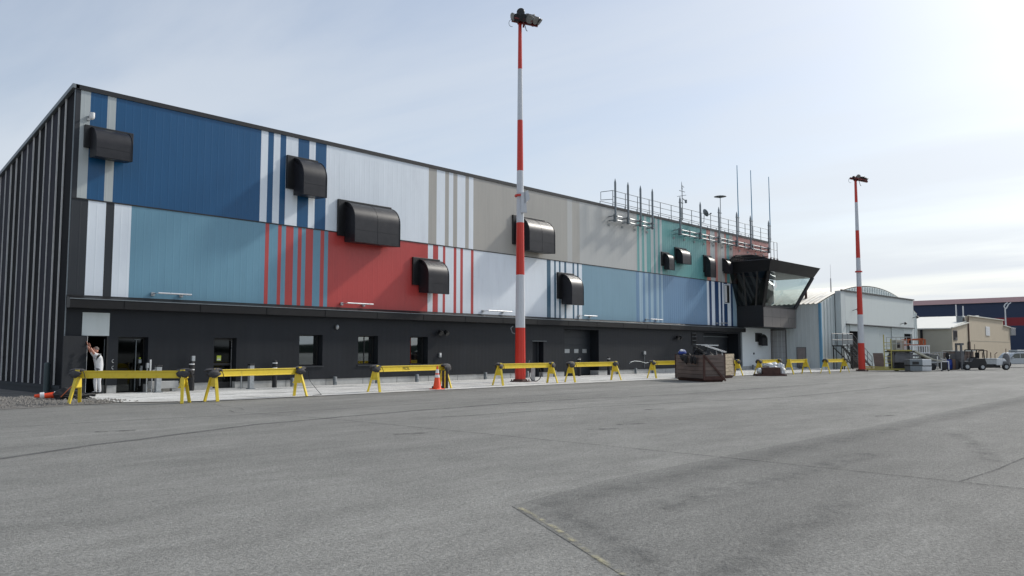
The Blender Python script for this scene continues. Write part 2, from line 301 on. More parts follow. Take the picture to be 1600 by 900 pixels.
def ribbon(name, pts, width, m, z=0.008, jitter=0.0):
    """strip along pts with uv.y across it"""
    me = bpy.data.meshes.new(name); vs, fs, uvs = [], [], []
    P = []
    for (ax, ay), (bx, by) in zip(pts, pts[1:]):
        n = max(1, int(math.hypot(bx - ax, by - ay) / .8)) if jitter else 1
        for i in range(n): P.append((ax + (bx - ax) * i / n, ay + (by - ay) * i / n))
    P.append(pts[-1])
    for i, (x, y) in enumerate(P):
        a = P[max(0, i - 1)]; b = P[min(len(P) - 1, i + 1)]; d = Vector((b[0] - a[0], b[1] - a[1])).normalized(); nrm = Vector((-d.y, d.x))
        j = jitter * noise.noise(Vector((x * .9, y * .9, len(pts)))) if jitter else 0
        ww = width if not isinstance(width, (list, tuple)) else width[min(i, len(width) - 1)]
        for sgn in (-1, 1): vs.append((x + nrm.x * (sgn * ww / 2 + j), y + nrm.y * (sgn * ww / 2 + j), z))
    for i in range(len(P) - 1): fs.append((2 * i, 2 * i + 1, 2 * i + 3, 2 * i + 2)); uvs += [(i, 0), (i, 1), (i + 1, 1), (i + 1, 0)]
    me.from_pydata(vs, [], fs); l = me.uv_layers.new(name='uv'); l.data.foreach_set('uv', [c for q in uvs for c in q]); me.materials.append(m)
    o = bpy.data.objects.new(name, me); COL.objects.link(o); return struct(o)
# darker paving bay on the open side of the straight joint
sheet('old_paving', [(-4.12, -26.4), (-2, -26.12), (200, -26.12), (200, -160), (-81.3, -160)], 0.004, 'asphalt2')
edge_m = alpha_mat('dark_paving_edge', (0.10, 0.102, 0.10, 1), .5, 2.6, .3, .75, amax=.38)
ribbon('paving_edge', [(-3.9, -26.62), (40, -26.62)], 1.0, edge_m, .008)
seam_m = alpha_mat('dark_seam', (0.08, 0.082, 0.082, 1), .5, 1.6, .2, .6, amax=.6)
crack_m = alpha_mat('tar_crack', (0.035, 0.035, 0.036, 1), .45, 5, .3, .62, amax=.62)
ribbon('paving_seam', [(-9, -19.3), (-5, -17.3), (-1.1, -15.85), (4, -15.3), (10, -15.2), (16, -16.4), (30, -16.6)], .26, seam_m, .008, .12)
ribbon('paving_seam', [(-9, -12.6), (-3, -12.6), (.3, -13.2), (6, -13.2), (14, -13), (30, -12.9)], .11, seam_m, .008, .05)
ribbon('paving_seam', [(3, -17.5), (9, -18.2), (17, -20.2), (30, -20.4)], .18, seam_m, .008, .2)
ribbon('tar_joint', [(.45, -13.2), (.8, -15.8), (.85, -19), (.9, -26.1), (.75, -31)], .075, crack_m, .012, .03)
ribbon('tar_joint', [(1.45, -8.7), (1.2, -9.7), (1.15, -10.9), (.9, -11.6), (.5, -11.5), (.25, -12.3), (.45, -13.2)], .07, crack_m, .012, .05)
ribbon('tar_joint', [(.85, -29.5), (2.3, -29.6), (3.9, -29.66), (9, -29.5)], .06, crack_m, .012, .06)
ribbon('tar_joint', [(12, -12.9), (12.1, -17), (12, -26.1)], .05, crack_m, .012, .04)
yl_m = alpha_mat('worn_yellow_paint', (0.50, 0.46, 0.29, 1), .4, 7.5, .44, .64, amax=.62)
ribbon('painted_line', [(-4.15, -26.55), (-4.6, -27.35), (-5.2, -28.3), (-5.5, -28.8)], .09, yl_m, .012, .02)
patch_m = alpha_mat('dark_scuffed_asphalt', (0.09, 0.092, 0.092, 1), .5, 3.2, .42, .7, amax=.42)
ribbon('worn_track', [(-3.2, -27.6), (0, -27.75), (3, -27.7)], .8, patch_m, .012)
ribbon('worn_track', [(-3.95, -26.9), (-4.6, -28.0), (-5.9, -30.3)], .42, patch_m, .016)
ribbon('worn_track', [(3.2, -29.4), (5.5, -28.6), (7.2, -27.9)], .5, patch_m, .012)
ribbon('worn_track', [(-6.5, -29.6), (-4, -29.2), (-1, -28.9)], .6, patch_m, .012)
oil_m = alpha_mat('oil_spot', (0.045, 0.045, 0.047, 1), .5, 3, .4, .6, amax=.7)
for x, y in [(985, 663), (940, 671), (640, 678), (816, 629), (1020, 640), (1380, 650), (180, 674)]:
    p = gr(x, y); ribbon('oil_stain', [(p.x - .35, p.y + .1), (p.x + .35, p.y - .15)], .3, oil_m, .012)
# pavement in front of the building
sheet('pavement', [(-.2, -5.9), (2.0, -7.25), (7.9, -7.35), (60, -7.7), (60, .02), (-.2, .02)], 0.02, 'pave')
joint_m = alpha_mat('pavement_joint', (0.13, 0.13, 0.125, 1), .3, 6, .2, .5, amax=.7)
for k in range(20): ribbon('pavement_joint', [(1.2 + 3.0 * k, -7.3), (1.2 + 3.0 * k, 0)], .035, joint_m, .024)
ribbon('pavement_joint', [(0, -3.6), (60, -3.75)], .035, joint_m, .028)
stain_m = alpha_mat('pavement_stain', (0.22, 0.22, 0.21, 1), .5, .9, .45, .7, amax=.5)
for y, wd in ((-6.2, 1.2), (-4.6, 1.4), (-1.6, 1.3)): ribbon('pavement_stain', [(3, y), (58, y - .1)], wd, stain_m, .032)
edge2 = alpha_mat('pavement_edge_gap', (0.07, 0.07, 0.07, 1), .4, 2, .35, .55, amax=.8)
ribbon('pavement_edge', [(-.2, -5.98), (2.0, -7.33), (7.9, -7.43), (60, -7.78)], .09, edge2, .012)
g = MB(); rr = random.Random(3)
def in_gravel(x, y): return (y < -.1 + 0 * x) and (y > -6.3 - .25 * x) and x < .05 + max(0, (-y - 2.5)) * .1
for i in range(2600):
    y = -rr.random() * 6.2 - .1; x = -7.5 + rr.random() * 8.2
    if x > (.1 if y > -3.5 else .35): continue
    if y < -6.1 + .02 * x: continue
    r = .015 + rr.random() ** 2 * .045; z = .012 + r * .3
    g.add([(x + r, y, z), (x, y + r * .8, z), (x - r, y, z), (x, y - r * .8, z), (x, y, z + r * .8), (x, y, .008)], [(0, 1, 4), (1, 2, 4), (2, 3, 4), (3, 0, 4)])
tag(g.build('gravel', 'gravelm'), 'loose grey gravel scattered at the foot of the finned corner wall', 'gravel', kind='stuff')
sheet('gravel_bed', [(-30, -6.35), (-3, -6.45), (-.55, -5.95), (.4, -4.9), (.15, -2.6), (-.05, .1), (-.05, 30), (-30, 30)], 0.008, 'gravelm')

# low hills and treeline behind and around the airfield (seen mirrored in the windows)
def hills(name, r0, amp, base, a0, a1, seed, m, step=1.2):
    b = MB(); vs = []; n = int((a1 - a0) / step)
    for i in range(n + 1):
        a = math.radians(a0 + i * step); h = base + amp * (noise.noise(Vector((i * .11, seed, 0))) + .5 * noise.noise(Vector((i * .6, seed, 3))))
        c, s_ = math.cos(a), math.sin(a)
        vs += [(c * r0, s_ * r0, 0), (c * r0, s_ * r0, max(1, h)), (c * (r0 + 60), s_ * (r0 + 60), 0)]
    fs = []
    for i in range(n): k = 3 * i; fs += [(k, k + 3, k + 4, k + 1), (k + 1, k + 4, k + 5, k + 2)]
    b.add(vs, fs); return struct(b.build(name, m))
M['hill'] = mat('dark_spruce_hillside', (0.045, 0.06, 0.045, 1), .9, 0, .4, .05)
hills('hills', 520, 5, 5.5, 172, 372, 2.2, 'hill')

# ------------------------------------------------------------------ terminal building
BLEN, BH, BD = 59.6, 11.78, 27.0
SL = 0.226
TB = empty('terminal_building', label='long two-storey building with striped blue, red, white and teal cladding above black walls', cat='building')
def clad(name, z0, z1, spans, y=0.0, pitch=.30, rib=.0017):
    """ribbed metal skin; the stripes are faces of the same sheet"""
    names = []; cuts = []
    for a, b_, c in spans:
        if c not in names: names.append(c)
        cuts += [a, b_]
    x0, x1 = spans[0][0], spans[-1][1]; pts = {}
    k = math.floor(x0 / pitch)
    while k * pitch < x1 + pitch:
        rb = rib if k * pitch < 37.8 else rib * 4.5
        for dx, off in ((0, 0), (.012, -rb), (.045, -rb), (.057, 0)):
            q = k * pitch + dx
            if x0 < q < x1: pts[round(q, 4)] = off
        k += 1
    ks = sorted(pts)
    import bisect
    def off(q):
        i = bisect.bisect_left(ks, q)
        if i < len(ks) and abs(ks[i] - q) < 1e-4: return pts[ks[i]]
        if i == 0 or i == len(ks): return 0
        a, b_ = ks[i - 1], ks[i]; return pts[a] + (pts[b_] - pts[a]) * (q - a) / (b_ - a)
    xs = sorted(set(list(pts) + [round(c, 4) for c in cuts])); mb = MB(); last = None
    for a, b_ in zip(xs, xs[1:]):
        mid = (a + b_) / 2; c = next((c for p, q, c in spans if p <= mid < q), spans[-1][2])
        mb.add([(a, y + off(a), z0), (b_, y + off(b_), z0), (b_, y + off(b_), z1), (a, y + off(a), z1)], [(0, 1, 2, 3)], names.index(c))
    return mb.build(name, names, TB)
def spans(x0, seq):
    out = []
    for x1, c in seq: out.append((x0, x1, c)); x0 = x1
    return out
UP_S = spans(0.0, [(.18, 'dark'), (.53, 'grey_p'), (1.15, 'blue'), (1.47, 'grey_p'), (7.76, 'blue'), (8.11, 'white_p'), (8.39, 'blue'), (8.73, 'white_p'), (9.03, 'blue'), (9.67, 'white_p'), (10.27, 'blue'), (10.62, 'white_p'), (11.23, 'blue'),
    (17.78, 'white_p'), (18.37, 'beige'), (18.99, 'white_p'), (19.28, 'beige'), (19.61, 'white_p'), (19.92, 'beige'), (20.55, 'white_p'), (20.83, 'beige'), (21.19, 'white_p'), (29.8, 'beige'), (30.3, 'beige_grey'), (31.1, 'beige'), (37.88, 'beige_grey'),
    (38.18, 'teal'), (38.5, 'grey_p'), (38.83, 'teal'), (39.13, 'grey_p'), (39.71, 'teal'), (40.08, 'grey_p'), (40.34, 'teal'), (40.66, 'grey_p'), (40.96, 'teal'), (41.25, 'grey_p'), (48.04, 'teal'),
    (48.68, 'coral'), (49.44, 'grey_p'), (49.88, 'coral'), (50.55, 'beige'), (51.11, 'beige_grey'), (51.45, 'coral'), (51.95, 'teal'), (52.61, 'beige'), (BLEN, 'coral')])
LO_S = spans(0.0, [(.6, 'dark'), (1.25, 'white_p'), (1.56, 'dark'), (2.21, 'white_p'), (8.08, 'teal_blue'), (8.27, 'red'), (8.72, 'teal_blue'), (8.90, 'red'), (9.13, 'teal_blue'), (9.52, 'red'), (9.76, 'teal_blue'), (9.96, 'red'), (10.18, 'teal_blue'), (10.58, 'red'), (10.99, 'teal_blue'), (11.2, 'red'), (11.42, 'teal_blue'),
    (17.78, 'red'), (18.14, 'white_p'), (18.52, 'red'), (18.87, 'white_p'), (19.05, 'red'), (19.68, 'white_p'), (19.89, 'red'), (20.19, 'white_p'), (20.39, 'red'), (21.02, 'white_p'), (21.23, 'red'), (27.71, 'white_p'),
    (28.09, 'dk_steel'), (28.44, 'white_p'), (28.61, 'dk_steel'), (28.92, 'white_p'), (29.09, 'dk_steel'), (29.46, 'white_p'), (29.67, 'dk_steel'), (30.32, 'white_p'), (30.5, 'dk_steel'), (30.8, 'white_p'), (30.98, 'dk_steel'), (31.33, 'white_p'),
    (37.7, 'steel'), (38.1, 'slate'), (38.56, 'steel_lt'), (38.9, 'slate'), (39.3, 'steel_lt'), (39.6, 'slate'), (40.0, 'steel_lt'), (40.4, 'slate'), (40.75, 'steel_lt'), (41.06, 'slate'), (41.3, 'steel_lt'), (48.0, 'slate'),
    (48.34, 'white_p'), (48.76, 'navy'), (49.3, 'white_p'), (49.95, 'navy'), (50.28, 'white_p'), (50.58, 'navy'), (50.84, 'white_p'), (51.46, 'navy'), (52.08, 'white_p'), (52.43, 'navy'), (BLEN, 'steel_lt')])
clad('upper_cladding', 7.43, 11.62, UP_S)
clad('middle_cladding', 3.74, 7.40, LO_S, y=.01)
b = MB(); b.box(-.02, BLEN + .02, -.045, .05, 11.60, 11.78); b.box(0, BLEN, -.012, .05, 7.385, 7.435)
b.build('parapet_flashing', 'blackm', TB)

# openings: x0, x1, z0, z1, depth
OPN = dict(A=(.72, 1.52, 0, 2.2, .5), B=(1.9, 3.05, 0, 2.19, .5), C=(5.81, 6.83, 0.03, 2.2, .36), W1=(9.95, 11.21, .95, 2.39, .42), W2=(13.27, 14.49, .97, 2.39, .42), W3=(16.59, 17.82, .94, 2.39, .42),
           D=(26.32, 27.36, .03, 2.21, .43), E=(29.44, 33.12, 0, 3.04, .8), F=(47.27, 53.25, 0, 3.1, 1.1))
def wall_open(name, x0, x1, z0, z1, y, ops, m, revm=None):
    xs = sorted({x0, x1} | {q for o in ops for q in (o[0], o[1]) if x0 < q < x1}); zs = sorted({z0, z1} | {q for o in ops for q in (o[2], o[3]) if z0 < q < z1}); mb = MB()
    for a, b_ in zip(xs, xs[1:]):
        for c, d in zip(zs, zs[1:]):
            mx_, mz = (a + b_) / 2, (c + d) / 2
            if any(o[0] < mx_ < o[1] and o[2] < mz < o[3] for o in ops): continue
            mb.add([(a, y, c), (b_, y, c), (b_, y, d), (a, y, d)], [(0, 1, 2, 3)])
    for o in ops:
        a, b_, c, d, dp = o; c2 = max(c, z0)
        if c2 >= d: continue
        d2 = min(d, z1)
        mb.add([(a, y, c2), (a, y + dp, c2), (a, y + dp, d2), (a, y, d2)], [(0, 1, 2, 3)])
        mb.add([(b_, y, c2), (b_, y + dp, c2), (b_, y + dp, d2), (b_, y, d2)], [(0, 1, 2, 3)])
        if d <= z1: mb.add([(a, y, d), (b_, y, d), (b_, y + dp, d), (a, y + dp, d)], [(0, 1, 2, 3)])
        if c > z0: mb.add([(a, y, c), (b_, y, c), (b_, y + dp, c), (a, y + dp, c)], [(0, 1, 2, 3)])
    return mb.build(name, m, TB)
def ribbed(m):   # fine vertical ribs in the black ground-floor skin
    mm = M[m].copy(); mm.name = m + '_ribbed'; t = mm.node_tree; b_ = t.nodes['Principled BSDF']
    g_ = t.nodes.new('ShaderNodeNewGeometry'); wv = t.nodes.new('ShaderNodeTexWave'); wv.inputs['Scale'].default_value = 1.05; wv.bands_direction = 'X'; wv.wave_profile = 'SIN'; t.links.new(g_.outputs['Position'], wv.inputs['Vector'])
    bp = t.nodes.new('ShaderNodeBump'); bp.inputs['Strength'].default_value = .12; bp.inputs['Distance'].default_value = .01; t.links.new(wv.outputs['Fac'], bp.inputs['Height']); t.links.new(bp.outputs[0], b_.inputs['Normal']); return mm
M['black_r'] = ribbed('black')
OL = list(OPN.values())
wall_open('ground_floor_wall', 0, 53.72, .32, 3.70, 0, OL, 'black_r')
wall_open('foundation', 0.0, 53.72, 0, .32, .035, OL, 'conc')
b = MB()
for k in range(24):
    x = 5.0 + 2.15 * k
    if any(o[0] - .05 < x < o[1] + .05 and o[2] < .3 for o in OL): continue
    b.box(x, x + .015, .030, .036, .01, .31)
b.build('foundation_joints', 'blackm', TB)
b = MB(); b.box(53.72, BLEN, 0, .05, .30, 3.74); b.build('white_wall', 'wall_white', TB)
b = MB(); b.box(53.72, BLEN, .03, .06, 0, .30); b.build('white_wall_base', 'conc', TB)
b = MB(); b.box(53.62, 53.86, -.06, -.001, .30, 3.7); b.build('wall_end_trim', 'galv_d', TB)
# projecting ledge between the storeys
b = MB(); b.prism([(-.40, 3.25), (-.40, 3.58), (-.385, 3.60), (-.004, 3.72), (-.004, 3.25)], 'x', -.02, 53.9); b.build('ledge', 'cabblack', TB)
b = MB(); b.box(-.03, 53.92, -.415, -.385, 3.575, 3.605); b.build('ledge_highlight', 'galv_d', TB)  # added pale strip that draws the highlight along the ledge's top edge
b = MB()
for k in range(18): b.box(1.9 + 3.05 * k, 1.925 + 3.05 * k, -.405, -.398, 3.25, 3.575)
b.build('ledge_joints', 'void', TB)
b = MB(); b.box(0, BLEN, -.02, .04, 3.66, 3.745); b.build('cladding_base_trim', 'blackm', TB)
# side wall with fins
b = MB(); b.add([(0, .0, .34), (0, BD, .34), (0, BD, BH - SL * BD), (0, 0, BH - .12)], [(0, 1, 2, 3)]); b.add([(0.04, 0, 0), (.04, BD, 0), (.04, BD, .34), (.04, 0, .34)], [(0, 1, 2, 3)], 1)
b.build('side_wall', ['black_s', 'dkconc'], TB)
fy = [.21 + .742 * k for k in range(1, 26)]
M['panel_lt'] = mat('charcoal_violet_panel', (0.022, 0.022, 0.032, 1), .7, 0, .15, 1.1, spec=.15)
fx = MB(); fx.box(-.035, .0, .01, .05, .34, BH - .1); fx.build('corner_bead', 'galv_d', TB)
b = MB()
for k, y in enumerate(fy):
    if k % 4 in (1, 2): b.box(-.022, -.001, y + .03, min(y + .715, BD), .36, BH - SL * (y + .72) - .12)
b.build('side_panel', 'panel_lt', TB)
for k, y in enumerate(fy):
    z1 = BH - SL * y - .1
    f = MB(); f.box(-.055, -.0, y - .012, y + .012, .36, z1); f.build('fin', 'fin', TB)
b = MB(); b.box(-.12, -.001, 0.02, BD, .24, .352); b.box(-.10, .035, .02, BD, 0, .238); b.build('side_plinth', 'dkconc', TB)
b = MB(); b.add([(-.14, -.045, BH), (-.14, BD, BH - SL * BD), (-.14, BD, BH - SL * BD - .16), (-.14, -.045, BH - .16)], [(0, 1, 2, 3)])
b.add([(-.14, -.045, BH), (-.14, BD, BH - SL * BD), (.1, BD, BH - SL * BD), (.1, -.045, BH)], [(0, 1, 2, 3)]); b.add([(-.14, -.045, BH - .16), (-.14, BD, BH - SL * BD - .16), (0, BD, BH - SL * BD - .16), (0, -.045, BH - .16)], [(0, 1, 2, 3)])
b.add([(-.14, -.045, BH), (.1, -.045, BH), (.1, -.045, BH - .16), (-.14, -.045, BH - .16)], [(0, 1, 2, 3)])
b.build('sloping_roof_edge', 'galv_d', TB)
b = MB(); zb = BH - SL * BD
b.add([(0, .05, BH - .02), (BLEN, .05, BH - .02), (BLEN, BD, zb - .02), (0, BD, zb - .02)], [(0, 1, 2, 3)]); b.build('roof', 'dark', TB)
b = MB(); b.add([(BLEN, .04, 0), (BLEN, BD, 0), (BLEN, BD, zb - .02), (BLEN, .04, BH - .03)], [(0, 1, 2, 3)]); b.add([(0, BD, 0), (BLEN, BD, 0), (BLEN, BD, zb - .02), (0, BD, zb - .02)], [(0, 1, 2, 3)]); b.build('rear_walls', 'coral', TB)
b = MB(); b.box(.1, BLEN - .1, 3.5, 3.6, 0, 3.7); b.box(.1, BLEN - .1, .05, 3.5, 3.71, 3.73); b.box(.1, BLEN - .1, .06, 3.5, .002, .015); b.build('interior', 'void', TB)

# windows and doors
def window(o, mid=None, tilt=0):
    x0, x1, z0, z1, d = o; y = d - .05
    fr = MB()
    for a in ((x0, x0 + .05, z0, z1), (x1 - .05, x1, z0, z1), (x0 + .05, x1 - .05, z0, z0 + .05), (x0 + .05, x1 - .05, z1 - .05, z1)): fr.box(a[0], a[1], y, y + .06, a[2], a[3])
    if mid: fr.box(x0 + mid, x0 + mid + .04, y, y + .06, z0 + .05, z1 - .05)
    f = fr.build('window', 'blackm', TB)
    g_ = MB(); g_.box(x0 + .05, x1 - .05, y + .025, y + .035, z0 + .05, z1 - .05); gl_ = g_.build('glass', 'winglass', f)
    if tilt:
        gl_.location = ((x0 + x1) / 2, 0, 0); gl_.rotation_euler = (0, 0, tilt); gl_.data.transform(Matrix.Translation((-(x0 + x1) / 2, -(y + .03), 0))); gl_.location.y = y + .03
    s_ = MB(); s_.box(x0 - .05, x1 + .05, -.05, .02, z0 - .07, z0 - .012); s_.build('sill', 'dark', f)
for k in ('W1', 'W2', 'W3'): window(OPN[k], .62 if k == 'W2' else None, .035 if k == 'W3' else 0)
# C: single glazed door with a lime sticker
x0, x1, z0, z1, d = OPN['C']
b = MB(); y = d - .05
for a in ((x0, x0 + .09, z0, z1), (x1 - .09, x1, z0, z1), (x0 + .09, x1 - .09, z1 - .1, z1), (x0 + .09, x1 - .09, z0, z0 + .28), (x0 + .09, x1 - .09, 1.02, 1.12)): b.box(a[0], a[1], y, y + .05, a[2], a[3])
dr = b.build('door', 'blackm', TB); dr['label'] = 'glazed black door with a lime sticker'
b = MB(); b.box(x0 + .09, x1 - .09, y + .02, y + .03, z0 + .28, z1 - .1); b.build('glass', 'doorglass', dr)
b = MB(); b.path([(x0 + .05, y, 1.0), (x0 + .05, y - .07, 1.02), (x0 + .05, y - .07, 1.45), (x0 + .05, y, 1.47)], .014); b.build('handle', 'alu', dr)
b = MB(); b.box(x0 + .30, x0 + .49, y + .012, y + .019, 1.22, 1.44); b.box(x0 + .32, x0 + .47, y + .009, y + .0115, 1.25, 1.30, 1); b.box(x0 + .32, x0 + .47, y + .009, y + .0115, 1.33, 1.345, 1); b.build('sticker', ['lime', 'reflect'], dr)
b = MB(); b.box(x1 - .085, x1 - .06, y - .02, y - .001, z0, z1); b.build('jamb_strip', 'alu', dr)
b = MB(); b.box(x0 - .06, x1 + .06, -.08, .3, .02, .045); b.build('threshold', 'conc', dr)
# B: dark double door with thin bright mullion
x0, x1, z0, z1, d = OPN['B']; y = d - .15
b = MB()
for a in ((x0, x0 + .07, z0, z1), (x1 - .05, x1, z0, z1), (x0 + .07, x1 - .05, z1 - .07, z1)): b.box(a[0], a[1], y, y + .05, a[2], a[3])
dr = b.build('door', 'blackm', TB); dr['label'] = 'dark glazed double door with a thin bright mullion'
b = MB(); b.box(x0 + .07, x1 - .05, y + .02, y + .03, .02, z1 - .07); b.build('glass', 'doorglass', dr)
b = MB(); b.box(x0 + .80, x0 + .825, y - .03, y + .018, .05, z1 - .07); b.box(x0 + .74, x0 + .98, y - .03, y + .015, z1 - .10, z1 - .075); b.build('mullion', 'galv_d', dr)
b = MB(); b.box(x1 - .20, x1 - .15, y - .05, y + .018, 1.33, 1.38); b.box(x1 - .22, x1 - .12, y - .05, y + .018, 1.16, 1.30, 1); b.box(x1 - .14, x1 - .08, y - .07, y + .018, .8, 1.05, 1); b.box(x1 - .16, x1 - .13, y - .05, y + .018, .25, .95, 1); b.build('door_hardware', ['lime', 'galv'], dr)
# A: unpainted panel, open door leaf
x0, x1, z0, z1, d = OPN['A']
b = MB(); b.box(.56, 1.54, -.02, .0, 2.22, 3.1); b.build('unpainted_panel', 'han_side', TB)
lf = empty('door_leaf', (x0 + .02, -.03, 0)); lf.parent = TB
b = MB(); b.box(-.92, 0, -.045, 0, .03, 2.2); leaf = b.build('door', 'black', TB, loc=(x0 + .02, -.02, 0)); leaf.rotation_euler = (0, 0, math.radians(14)); leaf['label'] = 'black door leaf swung wide open'
bpy.data.objects.remove(lf)
b = MB(); b.box(-.004, .006, -.05, .005, .03, 2.2); b.build('door_edge', 'white', leaf)
b = MB(); b.box(x0 - .03, x0 + .02, -.03, .05, 0, 2.2); b.box(x1 - .05, x1, -.02, .05, 0, 2.2); b.box(x1 - .10, x1 - .085, .1, .12, 0.03, 2.1, 1); b.build('door_frame', ['blackm', 'galv_d'], TB)
b = MB(); b.box(x0, x1, .05, .5, .021, .03); b.build('door_sill', 'conc', TB)
# D
x0, x1, z0, z1, d = OPN['D']; y = d - .06
b = MB(); b.box(x0, x1, y, y + .05, z0, z1); dr = b.build('door', 'black', TB); dr['label'] = 'plain black steel door in a deep reveal'
b = MB(); b.box(x1 - .12, x1 - .1, y - .02, y - .001, z0, z1); b.build('jamb_strip', 'galv_d', dr)
b = MB(); b.tube((x0 + .1, y - .02, 1.0), (x0 + .1, y - .06, 1.0), .02); b.bar((x0 + .1, y - .06, 1.0), (x0 + .23, y - .06, 1.0), .02); b.build('handle', 'galv', dr)
b = MB(); b.box(x0 - .05, x1 + .25, -.05, -.001, z1 + .02, z1 + .05); b.build('drip_edge', 'galv_d', dr)
# E and F roller doors
def roller(o, wins, lab):
    x0, x1, z0, z1, d = o; y = d - .08; b = MB(); n = 6; h = (z1 - .02) / n
    for k in range(n): b.box(x0, x1, y + .005, y + .05, .03 + k * h, .03 + (k + 1) * h - .025)
    b.box(x0, x1, y + .02, y + .05, .03, z1)
    r = b.build('sectional_door', 'dark', TB, bevel=.008); r['label'] = lab
    for a, b_ in wins:
        g_ = MB(); g_.box(a, b_, y - .004, y + .003, 1.5, 1.76); fr = g_.build('door_window', 'galv', r)
    return r
roller(OPN['E'], [(29.75, 29.95), (30.35, 30.85), (31.35, 31.8), (32.25, 32.7)], 'charcoal sectional door with a row of small windows')
roller(OPN['F'], [], 'charcoal sectional door beside the white wall')
b = MB(); b.box(47.3, 53.2, .9, 1.0, 2.82, 2.88); b.build('door_header_rail', 'galv_d', TB)
# small window with pale blind in the navy stripes
b = MB(); b.box(50.86, 51.78, -.03, -.018, 5.62, 7.28); wn = b.build('window', 'white_p', TB); wn['label'] = 'narrow dark window with a pale surround'
b = MB(); b.box(50.95, 51.72, -.05, -.031, 5.70, 7.2); b.build('glass', 'blackm', wn)
b = MB(); b.box(50.97, 51.28, -.058, -.051, 5.75, 7.17); b.build('blind', 'white', wn)

# vent hoods: flange s0,s1,z0,z1 | body s0,s1,depth,bottom
HD = [(.33, 2.13, 9.40, 10.27, .53, 1.85, .79, 8.96), (9.04, 10.69, 9.13, 10.69, 9.40, 10.65, .94, 8.78), (11.89, 15.16, 7.24, 9.03, 12.29, 15.08, .92, 6.89), (16.65, 18.54, 5.12, 6.60, 17.07, 18.53, .86, 4.67),
      (24.46, 27.40, 8.06, 9.85, 24.98, 27.38, .95, 7.65), (28.67, 30.34, 4.96, 6.67, 29.04, 30.25, .95, 4.56), (41.07, 42.12, 8.07, 9.13, 41.35, 42.10, .55, 7.74), (43.00, 44.67, 8.67, 9.67, 43.12, 44.42, .66, 8.35),
      (47.41, 48.67, 8.04, 9.45, 47.51, 48.4, .62, 7.60), (50.64, 51.54, 8.35, 9.45, 50.66, 51.3, .6, 8.1), (56.47, 57.65, 2.45, 3.22, 56.95, 57.95, .45, 2.09)]
for s0, s1, z0, z1, a, b_, dp, zb_ in HD:
    zt = z1 - .10; n = 9; R = min(dp, (zt - zb_) * .55)
    arc = [(-dp + R - R * math.sin(i * math.pi / 2 / n), zt - R + R * math.cos(i * math.pi / 2 / n)) for i in range(n + 1)]
    prof = [(-.1, zt)] + arc + [(-dp, zb_ + .02), (-dp + .02, zb_)]
    mb = MB(); prof2 = prof + [(-.1, zb_ + .06)]
    mb.prism([(p[0], p[1]) for p in prof2], 'x', a, b_)
    h = mb.build('vent_hood', 'hood', TB, smooth=True)
    mb = MB(); mb.box(s0, s1, -.12, -.001, z0, z1); mb.build('mounting_plate', 'blackm', h, bevel=.01)
    mb = MB()
    for e in (a, b_): mb.prism([(p[0] - .012, p[1] + .012) for p in prof], 'x', e - .012, e + .012)
    mb3 = MB(); zq = zb_ + (zt - zb_) * .30; mb3.box(a + .01, b_ - .01, -dp - .006, -dp + .01, zq, zq + .014)
    if b_ - a > 1.8: mb3.prism([(p[0] - .006, p[1] + .006) for p in prof] , 'x', (a + b_) / 2 - .012, (a + b_) / 2 + .012)
    mb3.build('seam', 'blackm', h)
    for e in (a, b_):
        mb2 = MB(); mb2.path([(e, p[0] - .008, p[1] + .006) for p in prof], .014, 5); mb2.build('edge_seam', 'hood', h)

# ---- control cab
CX0, CX1, CN = 53.1, 59.6, 2.4
b = MB(); b.box(CX0, CX1, -CN, -.002, 3.66, 5.42, 0); cab = b.build('control_cab', 'blackm', TB); cab['label'] = 'black lookout cab with outward sloping windows'
b = MB()
for i in range(4):
    for j in range(2): b.box(CX0 + .05 + i * 1.62, CX0 + .05 + i * 1.62 + 1.595, -CN - .02, -CN - .001, 3.68 + j * .87, 3.68 + j * .87 + .85)
b.build('grey_panel', 'cabgrey', cab)
def lerp(a, b_, t): return tuple(a[i] + (b_[i] - a[i]) * t for i in range(3))
B4 = [(CX0 + .05, -CN, 5.42), (CX1 - .1, -CN, 5.42), (CX1 - .1, 0, 5.42), (CX0 + .05, 0, 5.42)]
T4 = [(51.95, -3.5, 8.27), (61.0, -3.5, 8.27), (61.0, 0, 8.27), (51.95, 0, 8.27)]
b = MB()
for (p, q) in ((0, 0), (1, 1)): b.bar(B4[p], T4[q], .24, .24)
b.bar(B4[0], B4[1], .14, .14); b.bar(B4[1], B4[2], .14, .14); b.bar(B4[0], B4[3], .14, .14)
for t in (.4, .8): b.bar(lerp(B4[3], B4[0], t * .9), lerp(T4[3], T4[0], t * .9), .12)
b.build('window_frame', 'blackm', cab)
b = MB(); b.add([B4[0], B4[1], T4[1], T4[0]], [(0, 1, 2, 3)]); b.build('front_glass', 'cabglass', cab)
b = MB(); b.add([B4[1], B4[2], T4[2], T4[1]], [(0, 1, 2, 3)]); b.build('end_glass', 'cabglass', cab)
b = MB(); b.add([B4[0], B4[3], T4[3], T4[0]], [(0, 1, 2, 3)]); b.build('near_end_glass', 'doorglass', cab)
fa = [(51.9, -3.55, 8.25), (61.1, -3.55, 8.25), (61.1, -.002, 8.25), (51.9, -.002, 8.25)]; fb_ = [(51.45, -3.95, 9.15), (61.75, -3.95, 9.15), (61.75, -.002, 9.15), (51.45, -.002, 9.15)]
b = MB(); b.hexa(fa, fb_); b.build('fascia', 'cabblack', cab)
b = MB(); b.hexa([(51.40, -4.0, 9.15), (61.8, -4.0, 9.15), (61.8, -.002, 9.15), (51.4, -.002, 9.15)], [(53.1, -1.2, 9.88), (60.2, -1.2, 9.88), (60.2, -.002, 9.95), (53.1, -.002, 9.95)]); b.build('cab_roof', 'hood', cab)
b = MB()
